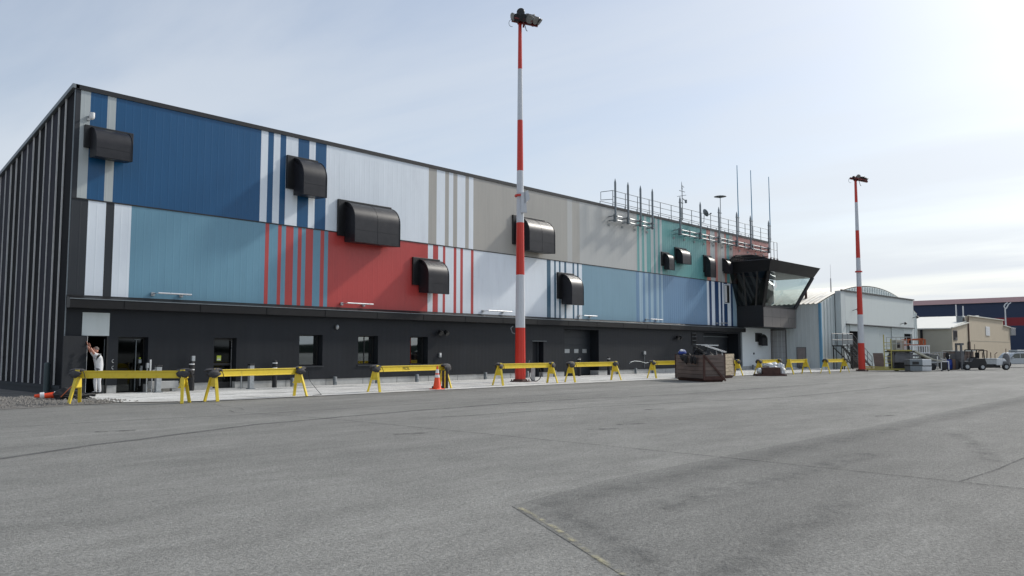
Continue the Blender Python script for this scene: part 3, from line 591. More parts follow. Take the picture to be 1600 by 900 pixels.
for i in range(22):
    t = (i + .5) / 22; p = lerp((51.42, -3.95, 9.2), (51.42, -.05, 9.2), t); q = lerp((53.08, -1.2, 9.92), (53.08, -.05, 9.98), t); b.tube(lerp(p, q, .1), lerp(p, q, .85), .035, .03, 5)
b.bar((51.75, -3.6, 9.42), (51.75, -.05, 9.42), .05); b.bar((52.3, -2.8, 9.66), (52.3, -.05, 9.66), .05)
b.build('snow_guard', 'rubber', cab)
b = MB(); b.box(54.1, 54.55, -2.2, -1.9, 5.45, 5.75); b.box(56, 58.8, -2.1, -1.3, 5.43, 5.6, 1); b.box(54.2, 55.4, -1.9, -1.85, 5.75, 6.1, 1); b.build('cab_desk', ['galv', 'blackm'], cab)
b = MB(); b.box(53.3, 60.4, -.06, -.02, 5.45, 8.2, 0); b.box(55.2, 56.2, -.08, -.061, 5.45, 7.5, 1); b.build('cab_rear_wall', ['mgrey', 'blackm'], cab)

# ------------------------------------------------------------------ things on the walls
WORDS = ['blue panel', 'red panel', 'first white panel', 'steel blue panel', 'pale blue stripes', 'navy stripes']
BARS = [(3.09, 4.56, 'teal blue'), (12.18, 13.83, 'red'), (21.91, 24.0, 'white'), (30.86, 32.39, 'white and steel blue striped'), (38.81, 40.53, 'slate striped'), (49.42, 50.62, 'navy striped')]
lamp0 = None
for x0, x1, wd in BARS:
    t = empty('wall_light_bar', (x0, 0, 3.93), label=f'slim white light bar low on the {wd} cladding', cat='light', group='light bars along the cladding foot')
    ln = x1 - x0
    b = MB(); b.tube((.1, -.42, .02), (ln, -.42, .02), .038, seg=8); b.build('lamp_tube', 'alu', t, smooth=True)
    for e in (.05, ln * .82):
        b = MB(); b.box(e - .07, e + .07, -.07, 0, -.08, .06); b.bar((e, -.05, 0), (e, -.42, .0), .03); b.build('bracket', 'galv', t)
def wall_thing(name, loc, label, cat, parts, group=None):
    t = empty(name, loc, label=label, cat=cat, group=group)
    for n_, f, m in parts:
        b = MB(); f(b); b.build(n_, m, t, smooth=True)
    return t
wall_thing('wall_lamp', (11.98, 0, 2.79), 'small silver dome lamp above and between the first two square windows', 'lamp', [('housing', lambda b: b.blob((0, -.06, 0), (.09, .09, .12), 0, 0, 10, 8), 'galv'), ('mount', lambda b: b.box(-.14, -.02, -.05, 0, -.1, .1), 'blackm')])
def twin(x, z, label):
    t = empty('twin_floodlight', (x, 0, z), label=label, cat='lamp', group='twin black floodlights on the black wall')
    b = MB(); b.box(-.07, .07, -.08, 0, -.08, .08); b.bar((-.22, -.12, .02), (.22, -.12, .02), .04); b.build('bracket', 'blackm', t)
    for s_ in (-.2, .2):
        b = MB(); b.tube((s_, -.1, .04), (s_ * 1.15, -.30, -.10), .11, .14, 12); b.build('floodlight', 'blackm', t, smooth=True)
twin(18.75, 2.66, 'twin black floodlight on the black wall past the third square window')
twin(43.2, 2.68, 'twin black floodlight on the black wall above the rusty skips')
wall_thing('wall_switch', (18.66, 0, 1.42), 'small silver switch box right of the third square window', 'switch box', [('box', lambda b: b.box(-.07, .07, -.09, 0, -.12, .12), 'galv'), ('cover', lambda b: b.box(-.05, .05, -.105, -.091, -.02, .10), 'white')])
wall_thing('wall_switch', (38.6, 0, 1.5), 'silver switch box on conduit right of the windowed sectional door', 'switch box', [('box', lambda b: b.box(-.12, .12, -.1, 0, -.12, .12), 'galv'), ('conduit', lambda b: b.tube((0, -.04, -.12), (0, -.04, -1.1), .015), 'galv_d')])
wall_thing('wall_switch', (56.1, 0, 1.4), 'dark round switch on the white wall below the cab', 'switch box', [('box', lambda b: b.tube((0, -.06, 0), (0, 0, 0), .09), 'blackm')])
wall_thing('louvre_grille', (45.75, 0, 2.6), 'tall black slatted grille on the wall before the last sectional door', 'grille', [('frame', lambda b: [b.box(-.32 + .2 * i, -.26 + .2 * i, -.05, 0, -.5, .5) for i in range(4)], 'blackm'), ('cross_bar', lambda b: [b.box(-.32, .34, -.04, -.01, z, z + .04) for z in (-.45, -.15, .15, .42)], 'galv_d')])
t = empty('security_camera', (.47, 0, 10.55), label='small white dome camera at the top corner of the building', cat='camera')
b = MB(); b.box(-.06, .06, -.05, 0, -.08, .08); b.bar((0, -.05, .05), (0, -.38, .12), .05); b.build('arm', 'galv', t)
b = MB(); b.tube((0, -.38, .14), (0, -.38, -.02), .10, .10, 12); b.blob((0, -.38, -.04), (.095, .095, .1), 0, 0, 12, 8); b.build('dome', 'white', t, smooth=True)
b = MB()
for zz in (1.0, 1.25): b.path([(1.72 + .05 * math.cos(a), -.05, zz + .06 * math.sin(a)) for a in [math.pi * .4 + i * math.pi * 1.2 / 6 for i in range(7)]], .012, 5)
tag(b.build('door_pull', 'galv'), 'pair of small curved silver pulls on black wall between the two open doorways', 'handle')

# ------------------------------------------------------------------ aerials, rails on the roof edge
def cage_rack(x0, x1, za, zb_, lab):
    t = empty('aerial_rack', (x0, 0, zb_), label=lab, cat='pipe rack', group='galvanised pipe racks below the parapet')
    ln = x1 - x0
    for z in (0, za - zb_):
        b = MB(); b.tube((-.1, -.5, z), (ln + .1, -.5, z), .055, seg=8); b.build('pipe', 'galv', t, smooth=True)
    n = max(2, int(ln / 1.55))
    for i in range(n + 1):
        x = ln * i / n; b = MB(); b.box(x - .05, x + .05, -.56, -.44, -.12, za - zb_ + .12); b.box(x - .04, x + .04, -.5, -.02, za - zb_ - .03, za - zb_ + .03); b.box(x - .04, x + .04, -.5, -.02, -.03, .03); b.box(x - .12, x + .12, -.04, -.019, -.35, -.20); b.build('clamp', 'galv_d', t)
cage_rack(34.4, 39.2, 10.98, 10.69, 'short galvanised pipe rack carrying four plain aerial poles')
cage_rack(42.95, 58.5, 10.98, 10.66, 'long galvanised pipe rack carrying the dish and blue whips')
PL = [(34.35, 'first plain grey pole on the short rack, nearest the camera'), (35.9, 'second plain grey pole on the short rack'), (37.48, 'third plain grey pole on the short rack'), (39.04, 'fourth plain grey pole on the short rack, nearest the teal stripes'),
      (42.94, 'grey pole carrying a multi-armed aerial at start of long rack'), (46.04, 'grey pole carrying the small satellite dish'), (49.09, 'grey pole carrying a flat disc aerial'), (52.24, 'grey pole carrying the blue whip nearest the camera'), (54.81, 'grey pole carrying the middle blue whip'), (58.45, 'grey pole carrying the farthest blue whip at end of roof')]
for i, (x, lb) in enumerate(PL):
    t = empty('aerial_mast', (x, -.5, 10.55), label=lb, cat='aerial', group='aerials along the parapet')
    b = MB(); b.tube((0, -.12, 0), (0, -.12, 2.75), .075, .075, 8); b.tube((0, -.12, 2.75), (0, -.12, 3.02), .075, .012, 8); b.build('pole', 'galv_d', t, smooth=True)
    for z in (.06, .38): b = MB(); b.box(-.11, .11, -.22, .04, z, z + .08); b.build('clamp', 'galv_d', t)
    if i >= 7:
        b = MB(); b.tube((.28, -.14, 1.0), (.28, -.14, 2.6), .05, .05, 8); b.build('whip_base', 'galv', t, smooth=True)
        b = MB(); b.tube((.28, -.14, 2.6), (.22, -.14, 7.1), .045, .03, 8); b.build('whip', 'whip', t, smooth=True)
    if i >= 6 or i == 4:
        for z in (1.3, 2.5):
            b = MB(); b.box(-.15, .4, -.18, -.08, z, z + .06); b.build('stand_off', 'galv_d', t)
    if i == 6:
        b = MB(); b.tube((.26, -.14, .9), (.26, -.14, 3.8), .03, .03, 6); b.build('stem', 'galv_d', t)
        b = MB(); b.lathe([(0.02, .12), (.5, .02), (.52, 0), (.1, -.1), (.02, -.12)], 14, (.26, -.14, 3.9)); b.build('disc', 'galv_d', t, smooth=True)
    if i == 4:
        b = MB(); b.tube((.30, -.14, 1.2), (.30, -.14, 3.6), .035, .03, 6); b.tube((.30, -.14, 3.6), (.24, -.14, 4.2), .05, .01, 6); b.build('stem', 'galv_d', t)
        b = MB(); b.bar((-.1, -.14, 3.45), (.72, -.14, 3.45), .04); b.bar((.30, -.14, 2.9), (.85, -.14, 2.75), .05); b.tube((.85, -.14, 2.6), (.85, -.14, 2.85), .09, .09, 8); b.bar((.30, -.5, 3.1), (.30, .3, 3.1), .03); b.bar((.3, -.14, 3.9), (.6, -.14, 3.8), .03); b.build('cross_arm', 'galv_d', t)
    if i == 5:
        b = MB(); b.bar((0, -.12, 1.25), (.55, -.12, 1.45), .05); b.bar((.55, -.12, 1.45), (.6, -.12, 2.0), .04); b.build('dish_arm', 'galv_d', t)
        dsh = MB(); dsh.lathe([(0.01, 0), (.12, .015), (.22, .05), (.33, .12), (.335, .12), (.22, .03), (.01, -.02)], 18)
        R_ = Matrix.Rotation(math.radians(62), 4, 'Y') @ Matrix.Identity(4); R_ = Matrix.Rotation(math.radians(-28), 4, 'Z') @ R_
        dsh.v = [tuple(R_ @ Vector(p) + Vector((.62, -.16, 2.15))) for p in dsh.v]
        dsh.build('dish', 'galv_d', t, smooth=True)
        b = MB(); b.bar((.70, -.2, 1.95), (1.1, -.4, 2.18), .02); b.tube((1.06, -.38, 2.1), (1.2, -.42, 2.2), .05, .06, 8); b.build('feed_horn', 'blackm', t)
# handrail on the roof
def handrail(x0, x1, y, z0, h, rails, label, n=None, back=False, ry=None):
    t = empty('roof_handrail', (x0, y, z0), label=label, cat='railing', group='roof handrails')
    ln = x1 - x0; n = n or round(ln / 1.55)
    for i in range(n + 1):
        b = MB(); x = ln * i / n; b.tube((x, 0, 0), (x, 0, h), .028, .028, 6); b.box(x - .08, x + .08, -.06, .06, -.02, .12); b.build('post', 'galv_d', t)
    for r in rails:
        b = MB(); b.tube((0, 0, h * r), (ln, 0, h * r), .022, .022, 6); b.build('rail', 'galv_d', t)
    return t
hr = handrail(35.35, 60.3, .3, 11.76, 1.25, (1, .66, .33), 'long grey handrail along front edge of the roof walkway')
b = MB(); b.path([(-.35, .8, 1.2), (-.35, .8, .62), (0, 0, .62)], .022, 6); b.path([(0, 0, 1.25), (-.35, .8, 1.2)], .022, 6); b.build('end_loop', 'galv_d', hr)
handrail(36.0, 59.6, 1.9, 11.3, 1.25, (1, .6, .3), 'grey handrail along the rear side of the roof walkway', n=15)
hr = handrail(60.0, 61.4, -.05, 10.2, 1.65, (1, .55, .1), 'short grey guard rail at the far end of the roof', n=2)

# ------------------------------------------------------------------ high masts
def mast(P, px_base, bounds, top_y, cx, rb, rt, label, heads, seed, hs=.95):
    t = empty('floodlight_mast', (P.x, P.y, .0), VIEWZ, label=label, cat='mast', group='red and white floodlight masts')
    dist = math.hypot(P.x - CAM.x, P.y - CAM.y)
    def H(y):
        d = ray(cx, y); return EYE + d.z * dist / math.hypot(d.x, d.y)
    zs = [0.1] + [H(y) for y in bounds] + [H(top_y)]; HT = zs[-1]; b = MB()
    for i, (a, c) in enumerate(zip(zs, zs[1:])):
        ra = rb + (rt - rb) * a / HT; rc = rb + (rt - rb) * c / HT; b.tube((0, 0, a), (0, 0, c), ra, rc, 10, i % 2)
    b.build('pole', ['mred', 'mwhite'], t)
    b = MB(); b.tube((0, 0, 0.02), (0, 0, .06), rb * 1.9, seg=8); b.tube((0, 0, .06), (0, 0, .16), rb * 1.45, rb * 1.2, 10)
    for k in range(8):
        a = k * math.pi / 4; b.tube((rb * 1.6 * math.cos(a), rb * 1.6 * math.sin(a), .06), (rb * 1.6 * math.cos(a), rb * 1.6 * math.sin(a), .14), .03, seg=6)
    b.build('base_flange', 'rust', t)
    zc_ = (zs[3] + zs[4]) / 2 if len(zs) > 4 else HT / 2
    b = MB(); b.tube((0, 0, zs[3] + (zs[4] - zs[3]) * .5), (0, 0, zs[3] + (zs[4] - zs[3]) * .5 + .1), rb * 1.05, seg=10); b.build('collar', 'mred', t)
    b = MB(); b.tube((0, 0, HT - .05), (0, 0, HT + .18), rt * 1.6, seg=10); b.bar((-.45, 0, HT + .16), (.98, 0, HT - .14), .16, .14); b.bar((-.3, -.45, HT + .1), (.75, -.45, HT - .12), .08, .08); b.bar((.2, -.55, HT + .02), (.2, .55, HT + .02), .1); b.build('head_frame', 'mreddk', t)
    rr_ = random.Random(seed)
    for (x, y, z, yaw, tilt) in heads:
        b = MB(); b.lathe([(.03, -.24), (.12, -.22), (.17, -.1), (.25, .1), (.26, .16), (.02, .17)], 14); b.lathe([(.27, .1), (.285, .13), (.27, .17)], 14); b.box(-.06, .06, -.28, -.17, -.2, .1)
        R_ = Matrix.Rotation(yaw, 4, 'Z') @ Matrix.Rotation(tilt, 4, 'Y')
        b.v = [tuple((R_ @ Vector(p)) * hs + Vector((x, y, HT + z))) for p in b.v]
        fl = b.build('floodlight', 'floodgrey' if rr_.random() < .6 else 'blackm', t, smooth=True)
    b = MB(); b.path([(-.3 + .16 * math.cos(a) - .15, -.1, HT - .05 + .2 * math.sin(a)) for a in [math.pi * (0.3 + 1.3 * i / 8) for i in range(9)]], .012, 5); b.path([(.25, -.1, HT - .1), (.34, -.1, HT - .45), (.4, -.1, HT - .5)], .02, 5); b.build('cable', 'rubber', t)
    return t
HEADS = [(-.30, -.15, .30, 3.6, 1.9), (-.02, .3, .44, 1.8, 1.6), (.05, -.28, .46, 4.6, 1.7), (.34, .25, .40, .9, 1.9), (.36, -.3, .20, 5.2, 2.1), (.62, -.05, .30, .2, 1.9), (.75, .3, .18, .8, 2.1), (.98, -.1, .08, 0.0, 2.3), (.2, 0, .32, 2.5, 1.5), (.50, -.42, .02, 5.0, 2.0), (-.1, -.36, .16, 4.2, 2.0), (.85, .1, .24, .4, 2.0), (.16, -.45, .10, 4.9, 1.9), (.78, -.35, .02, 5.6, 2.1)]
m1 = mast(Vector((20.82, -3.96, 0)), 597, [512, 429.5, 348, 267, 188, 108], 36, 813, .285, .095, 'tall red and white floodlight mast rising in front of the beige and white panels', HEADS, 1, .80)
m2 = mast(gr(1347, 580), 580, [536, 491.6, 448, 403, 360, 316], 281, 1342, .27, .10, 'farther red and white floodlight mast before the pale hangar door', [(h[0] * .75 + .1, h[1] * .8, h[2] * .5 + .02, h[3], h[4]) for h in HEADS[:10]], 2, .62)
b = MB(); b.path([(.28, 0, 1.0), (.42, -.05, .95), (.5, -.05, 1.15)], .03, 6); b.path([(-.28, -.05, 2.55), (-.42, -.1, 2.6), (-.5, -.1, 2.85), (-.38, -.1, 2.95)], .025, 6); b.build('cleat', 'galv_d', m1)
b = MB(); b.hexa([(.05, -.3, 9.0), (.36, -.3, 9.0), (.36, -.05, 9.0), (.05, -.05, 9.0)], [(.05, -.3, 10.1), (.28, -.3, 10.1), (.28, -.05, 10.1), (.05, -.05, 10.1)]); b.hexa([(.2, -.3, 9.45), (.52, -.3, 9.75), (.52, -.06, 9.75), (.2, -.06, 9.45)], [(.2, -.3, 10.1), (.42, -.3, 10.2), (.42, -.06, 10.2), (.2, -.06, 10.1)]); b.build('siren_horn', 'mwhite', m1)
t = empty('cable_coil', (21.3, -4.3, .02), VIEWZ, label='loop of black cable hanging at the foot of the near mast', cat='cable')
b = MB(); b.path([(-.25, 0, .95), (.1, -.05, .85)] + [(.22 + .32 * math.sin(a), -.05, .42 + .40 * math.cos(a)) for a in [i * math.pi / 8 for i in range(0, 15)]], .022, 6); b.build('cable', 'rubber', t, smooth=True)
b = MB(); b.box(.0, .22, .2, .4, 0, .75); b.build('junction_box', 'galv', t)

# ------------------------------------------------------------------ barriers
def make_barrier_proto(ln):
    t = empty('barrier', (0, 0, 0))
    b = MB(); b.box(.02, ln - .02, -.028, .028, .80, 1.0); b.box(.02, ln - .02, -.05, .05, .985, 1.02); b.box(.02, ln - .02, -.05, .05, .785, .815); b.build('beam', 'yellow', t, bevel=.006)
    for e, sg in ((.16, 1), (ln - .16, -1)):
        b = MB(); sp_ = .34
        for s_ in (-1, 1): b.bar((e, s_ * .06, 1.0), (e - .10 * sg, s_ * sp_, 0.0), .10, .055)
        b.hexa([(e - .055, -.20, .50), (e + .02, -.20, .50), (e + .02, .20, .50), (e - .055, .20, .50)], [(e - .05, -.10, .86), (e + .05, -.10, .86), (e + .05, .10, .86), (e - .05, .10, .86)])
        b.bar((e - .05, -.2, .50), (e - .05, .2, .50), .07, .05); b.box(e - .07, e + .07, -.12, .12, .93, 1.05)
        b.build('trestle', 'yellow', t, bevel=.006)
    return t
BARR = [((-1.37, -5.1), (1.2, -7.55), 'by the fallen orange delineator and the open doorways'), ((1.85, -7.65), (5.6, -7.1), 'before the glazed door with the lime sticker'), ((9.0, -6.8), (13.4, -6.35), 'beside the upright traffic cone'),
        ((16.6, -6.3), (20.75, -6.25), 'crossing in front of the near mast'), ((21.9, -6.4), (26.1, -6.35), 'before the windowed sectional door'), ((29.9, -6.2), (33.7, -6.6), 'running out behind the brown skips'), ((34.4, -7.0), (38.0, -7.7), 'showing one trestle past the farther boarded skip'),
        (None, (1185, 1219, -8.15), 'behind the pallet of white sacks'), (None, (1232, 1261, -8.9), 'before the small dark door of the pale hangar'), (None, (1289, 1322, -9.9), 'at the foot of the dark steel staircase')]
def bag(name, P, rz, label, seed, sc_=1.0):
    t = empty(name, (P[0], P[1], .93), rz, label=label, cat='sandbag', group='dark sandbags draped on the barrier ends')
    b = MB(); b.blob((0, 0, .09), (.29 * sc_, .13 * sc_, .07), .3, seed, 18, 12, 2.4); k = MB()
    for s_ in (-1, 1): b.blob((.03 * s_, s_ * .15, -.02), (.21 * sc_, .055, .12 * sc_), .35, seed + s_ * 3, 14, 9, 2.6)
    b.build('sack', 'bag', t, smooth=True)
    b = MB(); b.path([(.2, -.12, .1), (.26, -.15, -.02), (.3, -.16, -.2)], .012, 5); b.build('tie_cord', 'rubber', t)
    return t
for i, (a, c, wd) in enumerate(BARR):
    if a is None:
        x0, x1, Y = c; base = 584
        pa = onY(x0, 584, Y); pb = onY(x1, 584, Y); a = (pa.x, Y); c = (pb.x, Y)
    dx, dy = c[0] - a[0], c[1] - a[1]; ln = math.hypot(dx, dy); rz = math.atan2(dy, dx)
    t = make_barrier_proto(ln); t.location = (a[0], a[1], .0 if i in (0,) else .02); t.rotation_euler = (random.uniform(-.025, .025), 0, rz + random.uniform(-.02, .02))
    tag(t, f'yellow A-frame barrier {wd}', 'barrier', 'yellow barriers along the pavement edge')
    ux, uy = dx / ln, dy / ln
    for e, wd2 in ((.12, 'near'), (ln - .12, 'far')):
        if i == 5 and wd2 == 'far' or i == 6 and wd2 == 'near': continue
        if i == 8: continue
        bag('sandbag', (a[0] + ux * e, a[1] + uy * e), rz + random.uniform(-.3, .3), f'dark sandbag, {wd2} end of barrier {wd}', i * 2 + (wd2 == 'far'), random.uniform(.85, 1.1))
    if i == 2: # lettering in the middle of the beam
        cu = bpy.data.curves.new('lettering', 'FONT'); cu.body = 'MCSL'; cu.size = .17; cu.extrude = .001; cu.align_x = 'CENTER'
        tmp = bpy.data.objects.new('tmp', cu); COL.objects.link(tmp); bpy.context.view_layer.update()
        me = bpy.data.meshes.new_from_object(tmp.evaluated_get(bpy.context.evaluated_depsgraph_get())); bpy.data.objects.remove(tmp)
        me.materials.clear(); me.materials.append(M['blackm']); lt = bpy.data.objects.new('lettering', me); COL.objects.link(lt); lt.parent = t
        lt.location = (ln * .42, -.031, .845); lt.rotation_euler = (math.pi / 2, 0, 0)

# ------------------------------------------------------------------ cone, weights, fallen delineator
def cone(P, label):
    t = empty('traffic_cone', (P.x, P.y, .02), label=label, cat='cone')
    b = MB(); b.box(-.24, .24, -.24, .24, 0, .035); b.build('base', 'orange', t, bevel=.02)
    b = MB(); pr = [(.19, .035), (.175, .06), (.035, .93), (.03, .95), (.03, .99), (.0, .99)]; b.lathe(pr, 20); b.build('body', 'orange', t, smooth=True)
    R_ = lambda z: .175 + (.035 - .175) * (z - .06) / .87 + .004
    for a, c in ((.50, .62), (.68, .85)):
        b = MB(); b.lathe([(R_(a), a), (R_(c), c)], 20); b.build('reflective_band', 'reflect', t, smooth=True)
cone(gr(683, 609), 'orange traffic cone with two white bands in front of a barrier')
P = gr(695, 607.5)
t = empty('barrier_weight', (P.x, P.y, .02), VIEWZ, label='black and yellow striped weight post behind the traffic cone', cat='weight')
b = MB(); b.box(-.55, -.1, -.15, .15, 0, .1); b.build('base_plate', 'rubber', t, bevel=.02)
b = MB(); b.box(-.12, .14, -.1, .1, .0, .78); b.build('post', 'blackm', t, bevel=.02)
b = MB(); b.box(-.01, .035, -.106, -.101, .02, .76); b.build('stripe', 'yellow', t)
P = gr(80, 624)
t = empty('fallen_delineator', (P.x, P.y, .1), VIEWZ + .55, label='orange and white traffic delineator lying on the gravel by the corner', cat='delineator')
b = MB()
segs = [(-.5, .06), (-.2, .11), (.1, .14), (.42, .15)]
for (a, ra), (c, rc), mi in zip(segs, segs[1:], (0, 0, 0)): b.tube((a, 0, .02), (c, 0, .04), ra * .8, rc * .8, 14, mi)
b.build('tube', 'orange', t, smooth=True)
for a in (-.34, .08):
    b = MB(); b.tube((a, 0, .035), (a + .13, 0, .04), .105 + max(0, a) * .3, .112 + max(0, a) * .3, 14); b.build('reflective_band', 'reflect', t, smooth=True)
P = gr(108, 626)
t = empty('hose_bundle', (P.x + .2, P.y + .8, .0), label='tangle of black hoses and cords behind the first barrier trestle', cat='hose')
b = MB()
for k in range(7):
    r = .28 + .06 * k; b.path([(r * math.cos(a) + .04 * k, r * .7 * math.sin(a), .05 + .12 * abs(math.sin(a * 1.5 + k))) for a in [i * 2 * math.pi / 14 for i in range(15)]], .03, 5)
b.build('hose', 'rubber', t, smooth=True)
b = MB(); b.blob((0, 0, .15), (.4, .3, .22), .5, 5); b.build('sack', 'rubber', t, smooth=True)
b = MB(); b.path([(-.3, -.3, .1), (0, -.35, .45), (.25, -.3, .5), (.35, -.3, .1)], .014, 5); b.build('cord', 'orange2', t)

# ------------------------------------------------------------------ bollards
def black_bollard(x, y, label, box=False):
    t = empty('bollard', (x, y, .02), label=label, cat='bollard', group='black bollards with pale bands')
    b = MB(); b.tube((0, 0, 0), (0, 0, 1.12), .105, seg=16); b.lathe([(.105, 1.12), (.09, 1.17), (.05, 1.2), (0, 1.205)], 16); b.build('post', 'rubber', t, smooth=True)
    for z in (.84, 1.06):
        b = MB(); b.lathe([(.108, z), (.108, z + .045)], 16); b.build('band', 'reflect', t, smooth=True)
    if box:
        b = MB(); b.box(-.02, .11, -.06, .06, 1.2, 1.42); b.build('button_box', 'galv', t, bevel=.01)
black_bollard(4.65, -.45, 'black bollard with pale bands and a silver box on top', True)
black_bollard(8.5, -.35, 'black bollard with pale bands before the first square window')
black_bollard(30.3, -.5, 'black banded bollard before the windowed sectional door')
black_bollard(33.55, -.5, 'black banded bollard just past the windowed sectional door')
def steel_bollard(x, y, label):
    t = empty('steel_bollard', (x, y, .02), label=label, cat='bollard', group='galvanised bollards by the doors')
    b = MB(); b.box(-.1, .1, -.1, .1, 0, 1.0); b.build('post', 'galv', t, bevel=.012)
    b = MB(); b.box(-.115, .115, -.115, .115, 1.0, 1.07); b.build('cap', 'blackm', t, bevel=.02)
    b = MB(); b.box(-.14, .14, -.14, .14, 0, .03); b.build('base_plate', 'galv_d', t)
steel_bollard(3.15, -.78, 'square galvanised bollard with black cap beside the dark double doorway')
steel_bollard(7.1, -.8, 'square galvanised bollard with black cap right of the stickered door')
t = empty('hoop_rail', (6.85, -.45, .02), label='low bent steel hoop rail beside the stickered door', cat='rail')
b = MB(); b.path([(0, 0, 0), (0, 0, .75), (.05, 0, .82), (.42, 0, .82), (.47, 0, .76), (.47, 0, .0)], .028, 8); b.build('hoop', 'galv', t, smooth=True)
t = empty('pipe_stand', (2.85, -.45, .02), label='thin steel pipe stands with a pale upright bar by the dark double doorway', cat='pipe stand')
b = MB(); b.path([(0, 0, 0), (0, 0, 1.0)], .025, 8); b.box(-.04, .06, -.05, .05, .95, 1.15); b.build('pipe', 'galv', t)
b = MB(); b.path([(.2, 0, 0), (.2, 0, .8), (.24, 0, .86), (.42, 0, .86)], .025, 8); b.build('bent_pipe', 'galv', t, smooth=True)
b = MB(); b.box(.10, .15, -.03, .03, .8, 1.28); b.build('upright_bar', 'white', t)
t = empty('kerb_block', (3.05, -.28, .02), label='pale concrete block lying along the wall past the dark double doorway', cat='block')
b = MB(); b.box(0, 1.1, -.12, .2, .12, .42); b.box(.1, .25, -.1, .15, 0, .118); b.box(.85, 1.0, -.1, .15, 0, .118); b.build('block', 'conc', t, bevel=.02)
GP = [(9.5, 'left of the first square window'), (11.8, 'under the dome lamp'), (14.3, 'under the second square window'), (16.9, 'under the third square window'), (22.0, 'behind the near mast'), (25.6, 'left of the plain black door'), (28.2, 'right of the plain black door'), (35.0, 'right of the windowed sectional door'), (37.2, 'left of the conduit switch box'), (39.4, 'right of the conduit switch box'), (55.5, 'below the white wall')]
pst = None
for x, wd in GP:
    if pst is None:
        pst = empty('guard_post', (x, -.22, .02), cat='post', group='stubby steel guard posts along the foundation')
        b = MB(); b.box(-.07, .07, -.05, .09, 0, .40); b.build('post', 'galv_d', pst, bevel=.01); b = MB(); b.box(-.02, .06, -.07, -.051, .14, .38); b.build('cover', 'galv', pst); t = pst
    else: t = copy_tree(pst)
    t.location = (x, -.22, .02); t['label'] = f'stubby grey steel guard post {wd}'
P = gr(84.5, 606)
t = empty('pipe_bollard', (-.25, 1.0, .0), label='dark green-grey pipe bollard before the finned end wall', cat='bollard'); b = MB(); b.tube((0, 0, 0), (0, 0, 1.15), .11, seg=14); b.lathe([(.11, 1.15), (.09, 1.2), (.0, 1.22)], 14); b.build('pipe', 'pipe', t, smooth=True)
b = MB(); b.lathe([(.15, 0), (.15, .03), (.112, .04)], 14); b.build('base_ring', 'pipe', t, smooth=True)
t = empty('cord', (5.9, -7.0, .03), label='thin dark cord trailing from the barrier before the stickered door', cat='cord'); b = MB(); b.path([(0, 0, .85), (.3, .3, .5), (.6, .5, .3), (.75, .3, .02), (.6, 0, .005), (.1, -.2, .005)], .009, 5); b.build('strand', 'rubber', t)
b = MB(); b.path([(27.9, -6.1, .98), (28.3, -6.1, 1.05), (28.9, -6.12, 1.02), (29.4, -6.15, .92), (29.9, -6.2, .98)], .02, 6); b.path([(27.9, -6.1, .98), (27.8, -6.1, .9)], .02, 6)
tag(b.build('loose_strap', 'galv_d', smooth=True), 'loose grey strap sticking out from the barrier near the brown skips', 'strap')

# ------------------------------------------------------------------ person
def skin_fig(name, verts, edges, radii, m, parent, sub=2, root=0):
    me = bpy.data.meshes.new(name); me.from_pydata(verts, edges, []); o = bpy.data.objects.new(name, me); COL.objects.link(o); o.parent = parent
    sk = o.modifiers.new('skin', 'SKIN'); sk.use_smooth_shade = True
    if not me.skin_vertices: 
        try: me.skin_vertices.new()
        except Exception: pass
    lay = me.skin_vertices[0].data if len(me.skin_vertices) else None
    if lay:
        for i, r in enumerate(radii): lay[i].radius = r if isinstance(r, tuple) else (r, r); lay[i].use_root = (i == root)
    sb = o.modifiers.new('sub', 'SUBSURF'); sb.levels = 1; sb.render_levels = sub
    me.materials.append(M[m]); return o
def bake(o):
    dg = bpy.context.evaluated_depsgraph_get(); bpy.context.view_layer.update(); ev = o.evaluated_get(dg); me = bpy.data.meshes.new_from_object(ev); o.modifiers.clear(); o.data = me
    me.polygons.foreach_set('use_smooth', [True] * len(me.polygons)); return o
# he faces -X (towards the door edge), arms raised
PR = empty('person', (1.10, -.20, .03), math.radians(0), label='painter in white overalls reaching up to the open door edge', cat='person')
bodyv = [(.06, 0, .93), (.05, 0, 1.08), (.02, 0, 1.24), (0, 0, 1.38), (-.02, 0, 1.46), (-.045, 0, 1.53),                     # pelvis..neck base 0-5
         (-.02, -.19, 1.40), (-.20, -.21, 1.50), (-.30, -.17, 1.66), (-.33, -.14, 1.74),                                 # near arm 6-9
         (-.02, .19, 1.40), (-.18, .20, 1.56), (-.30, .14, 1.74), (-.33, .12, 1.80),                                 # far arm 10-13
         (.06, -.10, .86), (.03, -.11, .48), (.08, -.12, .10), (.06, -.12, .05), (-.10, -.13, .035),                         # near leg 14-18
         (.05, .10, .86), (-.03, .12, .48), (.02, .13, .10), (.0, .13, .05), (-.16, .14, .035)]                              # far leg 19-23
edg = [(0, 1), (1, 2), (2, 3), (3, 4), (4, 5), (3, 6), (6, 7), (7, 8), (8, 9), (3, 10), (10, 11), (11, 12), (12, 13), (0, 14), (14, 15), (15, 16), (16, 17), (17, 18), (0, 19), (19, 20), (20, 21), (21, 22), (22, 23)]
rad = [(.165, .18), (.16, .175), (.165, .19), (.145, .17), (.09, .09), (.055, .055), .085, .055, .045, .034, .085, .055, .045, .034, (.105, .10), .075, .055, .05, (.045, .035), (.105, .10), .075, .055, .05, (.045, .035)]
body = bake(skin_fig('body', bodyv, edg, rad, 'cloth', PR, 2))
